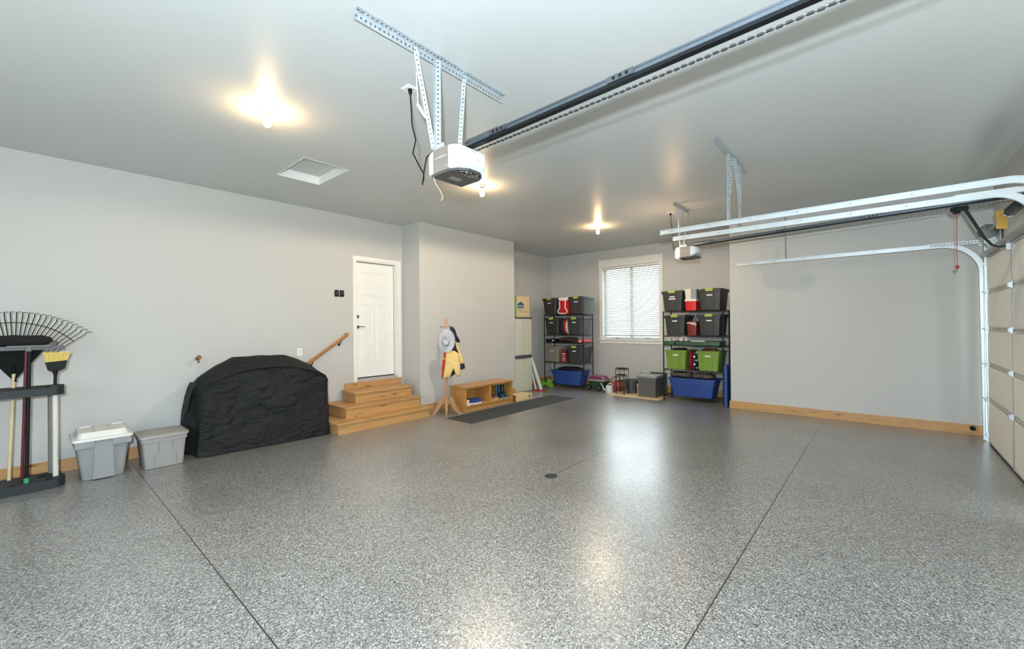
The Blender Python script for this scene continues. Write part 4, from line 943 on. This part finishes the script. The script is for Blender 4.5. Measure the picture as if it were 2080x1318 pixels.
def stand(name, lab, x, y, s, h):
    t = thing(name, lab, 'plant stand', (x, y, .014)); z0 = .014
    for a in (-1, 1):
        for b in (-1, 1):
            m = MB(); m.tube([(x+a*s, y+b*s, z0+.004), (x+a*s, y+b*s, z0+h)], .006, 8); m.build('leg', BLK, t, True)
    m = MB(); m.torus((x, y, z0+h), s*1.3, .005, 'z', n=32, m=6); m.torus((x, y, z0+h-.035), s*1.3, .004, 'z', n=32, m=6)
    for k in range(-3, 4): q = k/3.5*s*1.3; hh = math.sqrt(max(.0001, (s*1.3)**2-q*q)); m.cyl((x+q, y-hh, z0+h), (x+q, y+hh, z0+h), .003, n=5)
    m.build('top_ring', BLK, t, True)
    m = MB()
    for a, b, c_, d in ((-1, -1, 1, -1), (1, -1, 1, 1), (1, 1, -1, 1), (-1, 1, -1, -1)): m.cyl((x+a*s, y+b*s, z0+h*.28), (x+c_*s, y+d*s, z0+h*.28), .004, n=6)
    m.build('lower_brace', BLK, t)
stand('plant_stand', 'tall round black metal plant stand, the outer one of the nested three', 8.84, 4.44, .105, .575)
stand('plant_stand', 'medium round black metal plant stand nested inside the tall one', 8.84, 4.455, .085, .43)
stand('plant_stand', 'small black metal plant stand, innermost of the nested three', 8.83, 4.465, .06, .30)
t = thing('planter_pot', 'large dark grey round pot behind the nested plant stands', 'pot', (9.12, 4.34, 0))
m = MB(); m.lathe((9.14, 4.34, .0145), [(.125, 0), (.13, .02), (.155, .27), (.17, .275), (.172, .30), (.155, .302), (.148, .27)], 28); m.build('body', plain('pot_grey', (74, 76, 80), .5, var=.12), t, True)
m = MB(); m.torus((9.14, 4.34, .18), .148, .004, 'z', n=28, m=6); m.build('band', plain('pot_band', (60, 62, 66), .5), t, True)
t = thing('scroll_hook', 'thin black scrolled iron hook rising behind the grey pot', 'hook', (9.335, 4.22, 0))
m = MB(); m.tube([(9.335, 4.25, .002), (9.335, 4.25, .40), (9.335, 4.24, .43)]+[(9.335, 4.215+.03*math.cos(R(a)), .435+.03*math.sin(R(a))) for a in range(0, 300, 30)], .005); m.build('rod', BLK, t, True)
t = thing('garden_lamp', 'slim cream garden lamp standing between the grey pot and deck box', 'lamp', (8.98, 4.12, 0.0135))
m = MB(); m.lathe((8.98, 4.12, .0145), [(.022, 0), (.02, .01), (.018, .15), (.03, .17), (.032, .20), (.022, .235), (.012, .245)], 16); m.build('body', plain('cream_glaze', (214, 196, 150), .35), t, True)
m = MB(); m.lathe((8.98, 4.12, .259), [(.016, 0), (.018, .02), (.004, .035)], 12); m.build('cap', BLKP, t, True)
DB = m_stripes('deck_box_slats', 1, .03, (84, 83, 82), (98, 97, 96), .6, .12); DBX = m_stripes('deck_box_side', 0, .03, (62, 62, 62), (76, 76, 75), .6, .12)
t = thing('deck_box', 'grey slatted deck storage box with pale lid beside the right rack', 'storage box', (9.0, 3.84, .014))
m = MB(); m.box(8.785, 9.24, 3.645, 4.035, .0145, .425, .004); m.build('body', DB, t)
m = MB(); m.box(8.78, 9.245, 3.64, 4.04, .0145, .05, .003); m.box(8.78, 9.245, 3.64, 4.04, .37, .425, .003); m.build('band', plain('deck_grey', (92, 91, 90), .55), t)
m = MB(); m.tbox((8.76, 9.26, 3.61, 4.07), (8.765, 9.255, 3.615, 4.065), .426, .468, .015, 3); m.build('lid', plain('deck_lid', (128, 130, 128), .5), t, True)
m = MB(); m.box(9.3, 9.33, 3.60, 3.98, .002, .50, .004); m.build('dark_board', plain('dark_green_board', (60, 70, 58), .6), label='dark board standing behind the deck box', cat='board')

# ------------------------------------------------------------------ ceiling bulbs
CER = plain('porcelain', (226, 216, 196), .35); BULB = m_emit('lit_bulb', (255, 214, 156), 230)
def lamp(x, y, lab, group, P_):
    t = thing('ceiling_lamp', lab, 'ceiling lamp', (x, y, ZC), group)
    m = MB(); m.lathe((x, y, ZC), [(.058, -.0005), (.058, -.008), (.05, -.016), (.03, -.022), (.028, -.045), (.022, -.048)], 28); m.build('porcelain_holder', CER, t, True)
    m = MB(); m.lathe((x, y, ZC-.048), [(.014, 0), (.016, -.02), (.026, -.045), (.031, -.065), (.028, -.085), (.016, -.098), (.001, -.102)], 20, cap=False); b = m.build('bulb', BULB, t, True)
    l = bpy.data.lights.new('bulb_light', 'SPOT'); l.spot_size = R(178); l.spot_blend = .15; l.energy = P_; l.use_custom_distance = False; l.color = (1, .82, .6); l.shadow_soft_size = .03
    o = bpy.data.objects.new('bulb_light', l); o.location = (x, y, ZC-.165); COL.objects.link(o); b.visible_shadow = True
    return t
LP = 58
lamp(1.403, 4.06, 'lit bare bulb in a ceiling holder, the one left of the attic hatch', 'ceiling bulbs', 26)
lamp(4.10, 4.10, 'lit bare bulb in a ceiling holder, just below the near garage opener in view', 'ceiling bulbs', 125)
lamp(7.31, 4.15, 'lit bare bulb in a ceiling holder, the far one before the window wall', 'ceiling bulbs', 62)

# ------------------------------------------------------------------ openers
OPG = plain('opener_grey', (142, 134, 130), .4, .25, .04); OPD = plain('opener_dark_base', (66, 66, 66), .45, 0, .05); OPW = plain('opener_white_lens', (214, 217, 221), .3, 0, .01)
def m_comb():
    t = NT('honeycomb_lens'); v = t.new('TexVoronoi'); v.inputs['Scale'].default_value = 60; t.link(t.coord(), v.inputs['Vector'])
    t.link(t.ramp(v.outputs['Distance'], [(.2, lin((150, 150, 148))), (.35, lin((40, 38, 36)))], 'CONSTANT'), t.b.inputs['Base Color']); t.b.inputs['Roughness'].default_value = .2; return t.m
OPT = plain('opener_print', (196, 192, 188), .5); COMB = m_comb(); LITL = m_emit('lit_lens', (255, 226, 180), 12)
def opener(ox, oy, label, lit, hang):
    t = thing('garage_opener', label, 'garage opener', (ox, oy, 2.62))
    x0, x1 = ox-.14, ox+.14; y0, y1 = oy-.085, oy+.085; zb, zt = 2.615, 2.795
    m = MB(); m.box(x0, x1, y0, y1, zb+.015, zt, .004); m.build('motor_housing', OPG, t)
    m = MB(); m.loft([[Vector((ox+sx*.14*math.cos(0), 0, 0)) for sx in ()]] if 0 else [[Vector((x, y, z)) for x, y in ((x0, y1+.02), (x0, y0), (x0+.03, y0-.06), (x0+.09, y0-.10), (x1-.09, y0-.10), (x1-.03, y0-.06), (x1, y0), (x1, y1+.02))] for z in (zb, zb+.016)]); m.build('base_pan', OPD, t)
    m = MB(); m.box(ox-.05, ox+.04, oy-.02, oy+.03, zb-.0015, zb+.0005); m.build('spec_plate', plain('spec_plate', (120, 120, 116), .4), t)
    def cover(sg, mat, nm):
        m = MB(); ye = y0 if sg < 0 else y1; L = .115 if sg < 0 else .085; rings = []
        for q in (0, .15, .3, .45, .6, .75, .88, .96, 1.0):
            wx = math.sqrt(max(0, 1-q**2.6)); hz = math.sqrt(max(0, 1-q**4)); 
            zt_ = zt-.02*q-.03*(1-hz); zb_ = zb+.017+(.06 if sg < 0 else 0)*q**1.2+.01*(1-hz)
            X0, X1 = ox-.146*wx**.55-.001, ox+.146*wx**.55+.001; y = ye+sg*L*q
            ring = []; nn = 8
            for (cx_, cz_, a0) in ((X1-.02, zt_-.02, 0), (X0+.02, zt_-.02, 90), (X0+.02, zb_+.02, 180), (X1-.02, zb_+.02, 270)):
                for k in range(4): a = R(a0+30*k); ring.append(Vector((cx_+.02*math.cos(a), y, cz_+.02*math.sin(a))))
            rings.append(ring)
        m.loft(rings, True, True); return m.build(nm, mat, t, True)
    cover(-1, OPW, 'light_cover'); cover(1, LITL if lit else OPW, 'rear_light_cover')
    m = MB(); m.loft([[Vector((ox+.105*c*k, y0-.045+.04*s_*k, z)) for c, s_ in [(math.cos(R(a)), math.sin(R(a))) for a in range(0, 360, 20)]] for z, k in ((zb-.006, .85), (zb+.0005, 1.0))]); m.build('honeycomb_lens', COMB, t, True)
    text_part('brand_text', 'CHAMBERLAIN', .018, OPT, t, TR(x0-.0008, oy-.0, 2.73)@FACE_MX)
    text_part('model_text', 'WIFI', .012, OPT, t, TR(x0-.0008, oy-.055, 2.66)@FACE_MX)
    m = MB(); m.box(x0-.004, x1+.004, y0+.05, y1-.01, zt, zt+.006); m.strap((x0+.0, y1-.02, zt+.01), (x0+.0, y0+.05, zt+.012), .03, .003, (0, 0, 1)); m.strap((x1, y1-.02, zt+.01), (x1, y0+.05, zt+.012), .03, .003, (0, 0, 1)); m.build('mounting_bracket', GALV, t)
    if lit:
        l = bpy.data.lights.new('opener_light', 'POINT'); l.energy = 11; l.color = (1, .6, .3); l.shadow_soft_size = .05
        o = bpy.data.objects.new('opener_light', l); o.location = (ox, y1+.13, 2.72); COL.objects.link(o)
    return t
O1 = (2.0, 2.255); O2 = (6.95, 2.335)
opener(*O1, 'white and grey garage opener hanging near the camera, lens unlit', False, None)
opener(*O2, 'white and grey garage opener hanging by the window, rear lens lit', True, None)
def hanger(ox, ax0, ax1, ay, label, straps, z1):
    t = thing('ceiling_hanger', label, 'bracket', ((ax0+ax1)/2, ay, ZC))
    m = MB(); m.angle((ax0, ay, ZC-.002), (ax1, ay, ZC-.002), .05, .003, (0, 0, -1), (0, -1, 0)); m.build('ceiling_angle', PERF, t)
    for (xa, za, xb_, zb_, w, ang_) in straps:
        m = MB()
        if ang_: m.angle((xa, ay-.006, za), (xb_, ay-.006, zb_), w, .003, (-.77, -.64, 0), (.64, -.77, 0))
        else: m.strap((xa, ay-.006, za), (xb_, ay-.006, zb_), w, .003, (.77, -.64, 0))
        m.build('strap', PERF, t)
    m = MB()
    for x in (ax0+.03, ax1-.03): m.lathe((x, ay-.025, ZC-.0035), [(.009, 0), (.009, -.006), (.002, -.007)], 8)
    m.build('bolt', GALVD, t); return t
hanger(2.0, 1.306, 2.622, 2.385, 'long perforated steel angle on the ceiling holding the near opener', [(1.92, 3.465, 1.915, 2.815, .04, True), (1.747, 3.475, 1.9, 2.83, .03, False), (2.2, 3.475, 2.135, 2.81, .03, False)], 2.8)
hanger(7.0, 6.69, 7.38, 2.46, 'short steel angle on the ceiling holding the far opener', [(6.82, 3.46, 6.93, 2.815, .03, True), (7.33, 3.46, 7.08, 2.815, .034, True), (7.08, 3.47, 7.02, 2.815, .026, False)], 2.8)
def rail(x0, y0, z0, x1, y1, z1, label):
    t = thing('opener_rail', label, 'rail', (x0, y0, z0)); a, b = Vector((x0, y0, z0)), Vector((x1, y1, z1))
    m = MB(); m.sweep([a, b], [(-.012, .004), (.012, .004), (.012, -.012), (.017, -.018), (.017, -.026), (-.017, -.026), (-.017, -.018), (-.012, -.012)], (1, 0, 0)); m.build('beam', plain('rail_steel_sheen', (112, 120, 128), .26, .85, .12), t)  # upper half paler: reflection of bright surroundings put into the rail's colour
    m = MB(); m.sweep([a, b], [(-.018, .026), (.018, .026), (.018, .010), (.012, .0045), (-.012, .0045), (-.018, .010)], (1, 0, 0)); m.build('lower_channel', RAILB, t)
    d = b-a
    for k in (.07, .33, .62, .9):
        m = MB(); p = a+d*k; q = a+d*(k+.045); m.sweep([p, q], [(-.0185, .0045), (.0185, .0045), (.0185, -.028), (-.0185, -.028)], (1, 0, 0))
        j = m.build('joint_sleeve', plain('sleeve_steel', (104, 110, 116), .25, .85), t)
        m = MB()
        for h in (.012, .023, .034):
            c = a+d*(k+h); m.box(c.x-.0200, c.x-.0184, c.y-.008, c.y+.008, c.z+.004, c.z+.02)
        m.build('joint_tab', BLK, j)
    m = MB(); sag = lambda u: -.052-.012*math.sin(math.pi*u)
    n = 92
    for k in range(n):
        u0 = .012+.97*k/n; u1 = .012+.97*(k+.62)/n
        for sx in (-.0045, .0045):
            p = a+d*u0+Vector((sx+.006, 0, sag(u0)+.002*(k % 2))); q = a+d*u1+Vector((sx+.006, 0, sag(u1)+.002*(k % 2)))
            m.strap(p, q, .009, .002, (0, 0, 1))
        p = a+d*u1+Vector((.006, 0, sag(u1))); m.cyl(p-Vector((.006, 0, 0)), p+Vector((.006, 0, 0)), .0035, n=5)
    m.tube([a+d*u+Vector((.006, 0, sag(u))) for u in [.01+.98*i/30 for i in range(31)]], .0022, 5)
    m.build('drive_chain', CHAIN, t)
    m = MB()
    for k in range(26):
        u = .002+.09*k/26; p = a+d*u; m.cyl(p+Vector((0, 0, .026)), p+Vector((0, 0, .045)), .0028, n=5)
    m.tube([a+d*u+Vector((0, 0, .031)) for u in (0, .03, .06, .095)], .004, 6); m.build('upper_chain', BLK, t)
    return t
rail(2.02, 2.17, 2.825, 2.04, -1.13, 2.885, 'long black rail with drive chain running from the near opener overhead')
far_rail = rail(6.95, 2.25, 2.825, 6.80, -1.13, 2.895, 'black rail with drive chain running from the far opener to the garage door')
# trolley, arm and pull cord
t = far_rail
m = MB(); m.box(6.79, 6.85, -.72, -.58, 2.805, 2.85, .005); m.box(6.80, 6.84, -.66, -.60, 2.775, 2.808, .004); m.build('trolley', BLKP, t)
m = MB(); m.tube([(6.82, -.70, 2.81), (6.82, -.84, 2.47), (6.82, -.885, 2.40), (6.82, -.93, 2.372), (6.82, -1.0, 2.372)], .015, 4); m.strap((6.795, -.69, 2.80), (6.795, -.83, 2.47), .02, .004, (0, 1, .4)); m.build('curved_arm', BLK, t)
m = MB(); m.box(6.79, 6.85, -1.018, -.985, 2.33, 2.40, .004); m.build('door_bracket', GALV, t)
t = thing('release_cord', 'red release cord with red handle hanging from the far opener rail', 'cord', (6.82, -.63, 2.3))
m = MB(); m.tube([(6.82, -.63, 2.775), (6.821, -.628, 2.5), (6.82, -.63, 2.2)], .0035, 6); m.build('cord', plain('red_cord', (186, 52, 60), .6), t)
m = MB(); m.lathe((6.82, -.63, 2.185), [(.004, -.022), (.015, -.014), (.017, 0), (.014, .012), (.004, .018)], 14); m.cyl((6.82, -.63, 2.14), (6.825, -.63, 2.17), .004, n=6); m.build('handle', plain('red_knob', (170, 30, 40), .4), t, True)

# ------------------------------------------------------------------ garage door
m = MB(); m.box(5.36, 8.13, -1.066, -1.062, 0.0, 2.40); d2 = S('door_2', m, plain('door_skin', (214, 208, 196), .5))
SEC = [(0.012, .572), (.578, 1.025), (1.031, 1.478), (1.484, 1.955), (1.961, 2.40)]
PAN = plain('garage_panel', (232, 229, 220), .55, var=.025, bump=.1)
for a, b in SEC:
    m = MB(); m.box(5.37, 8.12, -1.061, -1.025, a, b, .004)
    for x0_, x1_ in ((5.40, 6.735), (6.785, 8.085)): m.box(x0_, x1_, -1.025, -1.0195, a+.03, b-.03, .002)
    sec = m.build('section_panel', PAN, d2)
    m = MB(); m.box(6.745, 6.775, -1.0245, -1.016, a+.002, b-.002, .001); m.box(8.09, 8.12, -1.0245, -1.016, a+.002, b-.002, .001); m.build('vertical_stile', GALVD, sec)
    m = MB(); m.box(5.40, 8.09, -1.0245, -1.019, b-.025, b-.006, .001); m.box(5.40, 8.09, -1.0245, -1.019, a+.006, a+.02, .001); m.build('rail_strip', plain('joint_strip', (176, 174, 166), .45, .2), sec)
for a, b in SEC[:-1]:
    z = b+.003
    for x in (6.76, 8.10):
        m = MB(); m.prism([(-1.0155, z-.035), (-1.0155, z+.035), (-.985, z+.012), (-.985, z-.012)], 'x', x-.028, x-.024); m.prism([(-1.0155, z-.035), (-1.0155, z+.035), (-.985, z+.012), (-.985, z-.012)], 'x', x+.024, x+.028); m.box(x-.034, x+.034, -1.016, -1.0135, z-.035, z+.035); m.cyl((x-.03, -.99, z), (x+.03+(.14 if x > 8 else 0), -.99, z), .008, n=8)
        m.build('hinge', GALV, d2)
m = MB(); m.box(5.37, 8.12, -1.02, -.955, 2.402, 2.408, .001); m.box(5.37, 8.12, -.96, -.955, 2.408, 2.45, .001); m.box(5.37, 8.12, -1.024, -1.019, 2.402, 2.47, .001); m.build('stiffener', plain('galv_strut', (150, 150, 146), .4, .3), d2)
m = MB(); m.box(5.36, 8.13, -1.066, -1.02, 0, .012); m.build('bottom_seal', BLKP, d2)
m = MB(); m.box(XR-.56, XR-.0, YW, YW+.02, .0, 2.62); S('trim_1', m, plain('door_jamb', (206, 204, 196), .5))

# the nearer double door, closed, beside and behind the camera
m = MB(); m.box(-.58, 5.10, -1.066, -1.062, 0.0, 2.40); d3 = S('door_3', m, MC['door_skin'])
for a, b in SEC:
    m = MB(); m.box(-.57, 5.09, -1.061, -1.025, a, b, .004); m.build('section_panel', PAN, d3)

def track(x, label, y_end, zt, vert=True, side=1, brace=True, rad=.40):
    t = thing('door_track', label, 'track', (x, 0, zt)); yv = -.99
    pr = [(-.004, -.028), (.022, -.028), (.022, -.022), (.003, -.022), (.003, .022), (.022, .022), (.022, .028), (-.004, .028)]
    pr = [(p*side, q) for p, q in pr]
    pts = [(x, y_end, zt), (x, yv+rad+.001, zt)]+[(x, yv+rad-rad*math.sin(R(a)), zt-rad+rad*math.cos(R(a))) for a in range(6, 91, 6)]
    m = MB(); m.sweep(pts, pr, (1, 0, 0)); m.build('horizontal_track', GALV, t, True, ang=30)
    if vert:
        m = MB(); m.sweep([(x, yv, zt-rad-.002), (x, yv-.02, .02)], pr, (1, 0, 0)); m.build('vertical_track', GALV, t)
        m = MB(); m.angle((x+.062, yv-.075, zt-.05), (x+.062, yv-.075, .0), .05, .003, (-1, 0, 0), (0, 1, 0)); m.build('jamb_angle', PERF, t)
        m = MB()
        for z in (.08, .55, 1.0, 1.45, 1.93): m.box(x-.018, x+.05, yv-.05, yv-.022, z-.03, z+.03, .003); m.lathe((x-.018, yv-.036, z), [(.008, 0), (.008, -.006)], 8, 'x')
        m.build('track_bracket', GALV, t)
    if brace:
        m = MB(); m.strap((x-.006, -.50, zt+.012), (x-.006, YW+.002, zt+.012), .05, .003, (0, 0, 1)); m.build('brace_angle', PERF if x > 8 else GALV, t)
    m = MB(); y = y_end-.15
    while y > -.5: m.lathe((x-.006*1 if side > 0 else x-.024, y, zt), [(.008, 0), (.007, -.004), (.001, -.005)], 8, 'x'); m.lathe((x-.006 if side > 0 else x-.024, y+.03, zt), [(.005, 0), (.005, -.002)], 8, 'x'); y -= .42
    m.build('bolt', GALVD, t); return t
track(8.27, 'steel garage door track along the right wall with its vertical part', 1.93, 2.615, side=-1)
track(5.60, 'steel garage door track, lower one of the two overhead beside each other', 2.07, 2.695, side=1, rad=.27)
track(5.13, 'steel garage door track, upper one of the two overhead beside each other', 2.05, 2.695, side=-1, vert=False, brace=False, rad=.24)
t = thing('track_hanger', 'perforated steel straps hanging the two overhead tracks from the ceiling', 'bracket', (5.3, 1.29, ZC))
m = MB(); m.angle((4.64, 1.29, ZC-.002), (6.0, 1.29, ZC-.002), .035, .003, (0, 0, -1), (0, -1, 0)); m.build('ceiling_angle', GALV, t)
for p0, p1 in (((5.125, 1.275, 3.46), (5.118, 1.275, 2.725)), ((5.615, 1.275, 3.465), (5.612, 1.275, 2.672)), ((5.26, 1.268, 3.46), (5.135, 1.268, 3.02)), ((5.36, 1.268, 3.47), (5.60, 1.268, 3.0))):
    m = MB(); m.strap(p0, p1, .036, .003, (.75, -.66, 0)); m.build('strap', PERF, t)
t = thing('track_hanger', 'thin perforated strap hanging the wall side track from the ceiling', 'bracket', (8.27, 1.2, ZC))
m = MB(); m.strap((8.285, 1.2, ZC-.001), (8.285, 1.2, 2.60), .03, .003, (.5, -.8, 0)); m.build('strap', PERF, t)
m = MB(); m.box(8.25, 8.32, 1.15, 1.25, ZC-.006, ZC-.0005); m.build('foot', GALV, t)
# torsion assembly
t = thing('torsion_spring', 'torsion spring shaft with cable drum above the garage door', 'spring', (7.2, -1.02, 2.72))
m = MB(); m.cyl((5.2, -1.035, 2.745), (8.5, -1.035, 2.745), .013, n=14); m.build('shaft', GALVD, t, True)
m = MB(); m.lathe((8.20, -1.035, 2.745), [(.03, -.035), (.085, -.03), (.088, -.02), (.078, -.016), (.078, .02), (.09, .03), (.03, .035)], 28, 'x'); m.build('cable_drum', plain('drum_grey', (92, 92, 90), .45, .5), t, True)
m = MB(); n = 260; m.tube([(6.0+.92*k/n, -1.035+.046*math.cos(k*.9), 2.745+.046*math.sin(k*.9)) for k in range(n+1)], .0075, 5); m.build('coil', plain('spring_dark', (26, 22, 22), .5, .3), t, True)
m = MB(); m.lathe((6.93, -1.035, 2.745), [(.02, -.01), (.05, -.008), (.05, .02), (.03, .04), (.02, .045)], 20, 'x'); m.box(5.97, 6.0, YW+.002, -.98, 2.67, 2.82, .003); m.build('winding_cone', GALV, t, True)
m = MB(); m.box(8.375, 8.38, YW+.027, -.97, 2.58, 2.86, .002); m.box(8.05, 8.38, YW+.021, YW+.026, 2.60, 2.84, .002); m.build('end_bearing_plate', PERF, t)
m = MB(); m.cyl((8.26, -1.0, 2.74), (8.24, -1.0, .08), .002, n=5); m.build('lift_cable', CHAIN, t)
m = MB(); m.puff([(-1.05, 2.60), (-.96, 2.61), (-.965, 2.70), (-.955, 2.80), (-1.02, 2.825), (-1.055, 2.72)], 7.14, .010, 3, .002, 'x'); m.build('warning_tag', plain('orange_tag', (172, 134, 56), .7, var=.1), smooth=True, label='orange yellow warning tag hanging on the spring shaft', cat='tag')
t = thing('safety_sensor', 'black door safety sensor low on the wall beside the track', 'sensor', (8.55, -.93, .12))
m = MB(); m.box(8.56, 8.6465, -.95, -.90, .075, .125, .008); m.lathe((8.56, -.925, .10), [(.018, 0), (.018, -.02), (.01, -.025)], 12, 'x'); m.build('housing', BLKP, t)

# ceiling outlets and cords
t = thing('ceiling_outlet', 'white square outlet plate on the ceiling above the near opener', 'outlet', (2.035, 2.845, ZC))
m = MB(); m.box(1.985, 2.085, 2.795, 2.895, ZC-.007, ZC-.0005, .002); m.build('cover_plate', STICK, t)
m = MB(); m.lathe((2.02, 2.86, ZC-.007), [(.017, 0), (.017, -.001)], 16); m.lathe((2.05, 2.83, ZC-.007), [(.017, 0), (.017, -.001)], 16); m.build('socket', MC['socket_grey'], t)
t = thing('power_cord', 'black power cord hanging from the ceiling outlet to the near opener', 'cord', (2.02, 2.8, 3.4))
m = MB(); m.lathe((2.035, 2.84, ZC-.009), [(.016, 0), (.018, -.012), (.014, -.03), (.006, -.045)], 12); m.build('plug', BLKP, t, True)
m = MB(); m.tube([(2.035, 2.84, 3.44), (2.0, 2.78, 3.3), (1.965, 2.72, 3.13), (1.96, 2.67, 3.0), (1.905, 2.63, 2.87), (1.93, 2.6, 2.79), (1.965, 2.58, 2.72), (1.955, 2.57, 2.665), (1.943, 2.57, 2.63), (1.955, 2.57, 2.70), (1.958, 2.56, 2.765), (1.955, 2.53, 2.83), (1.95, 2.46, 2.845), (1.90, 2.38, 2.80), (1.89, 2.342, 2.76)], .005, 8); m.build('cable', BLKP, t, True)
t = thing('bell_wire', 'white low-voltage wire running from the ceiling down to the near opener', 'wire', (1.9, 2.5, 3.2))
m = MB(); m.tube([(1.935, 2.62, 3.488), (1.932, 2.60, 3.27), (1.93, 2.60, 3.235), (1.965, 2.57, 3.16), (1.975, 2.52, 3.10), (1.93, 2.45, 2.98), (1.925, 2.41, 2.86), (1.90, 2.37, 2.80)], .005, 8); m.tube([(1.93, 2.60, 3.235), (1.95, 2.585, 3.19), (1.97, 2.56, 3.14)], .012, 6); m.build('wire', WHITE, t, True)
t = thing('antenna_wire', 'thin cream wire dangling under the near opener', 'wire', (1.88, 2.33, 2.6))
m = MB(); m.tube([(1.868, 2.345, 2.618), (1.88, 2.335, 2.57), (1.91, 2.33, 2.535), (1.935, 2.33, 2.50), (1.935, 2.33, 2.475), (1.918, 2.33, 2.462)], .0022, 6); m.build('wire', plain('cream_wire', (226, 210, 160), .5), t, True)
t = thing('ceiling_outlet', 'white outlet plate on the ceiling behind the far opener', 'outlet', (7.29, 2.73, ZC))
m = MB(); m.box(7.22, 7.36, 2.68, 2.78, ZC-.007, ZC-.0005, .002); m.build('cover_plate', STICK, t)
t = thing('power_cord', 'black power cord hanging from the ceiling down to the far opener', 'cord', (7.3, 2.7, 3.4))
m = MB(); m.lathe((7.29, 2.73, ZC-.009), [(.016, 0), (.018, -.012), (.014, -.03), (.006, -.045)], 12); m.build('plug', BLKP, t, True)
m = MB(); m.tube([(7.29, 2.73, 3.44), (7.29, 2.72, 3.3), (7.26, 2.68, 3.15), (7.25, 2.68, 3.05), (7.2, 2.66, 2.98), (7.1, 2.62, 2.9), (6.95, 2.56, 2.82), (6.93, 2.50, 2.70), (6.95, 2.47, 2.62), (6.98, 2.44, 2.66)], .005, 8); m.build('cable', BLKP, t, True)

# outdoors seen through the far window: lawn and a hedge
m = MB(); m.box(XB+.25, XB+5, -8, 20, -.5, -.4); m.build('lawn', plain('lawn_green', (84, 104, 62), .9, bump=.5), kind='structure')
m = MB()
for k in range(7): m.lathe((XB+4.2+.3*math.sin(k*2.1), 0+k*1.5, -.4), [(.7, 0), (.85, .5), (.8, .9+.1*math.sin(k)), (.45, 1.2+.1*math.sin(k)), (.02, 1.32+.1*math.sin(k))], 14)
m.build('hedge', plain('hedge_green', (96, 116, 84), .9, var=.3, bump=.8, bscale=12), smooth=True, label='low green hedge outside behind the window blind', cat='hedge')
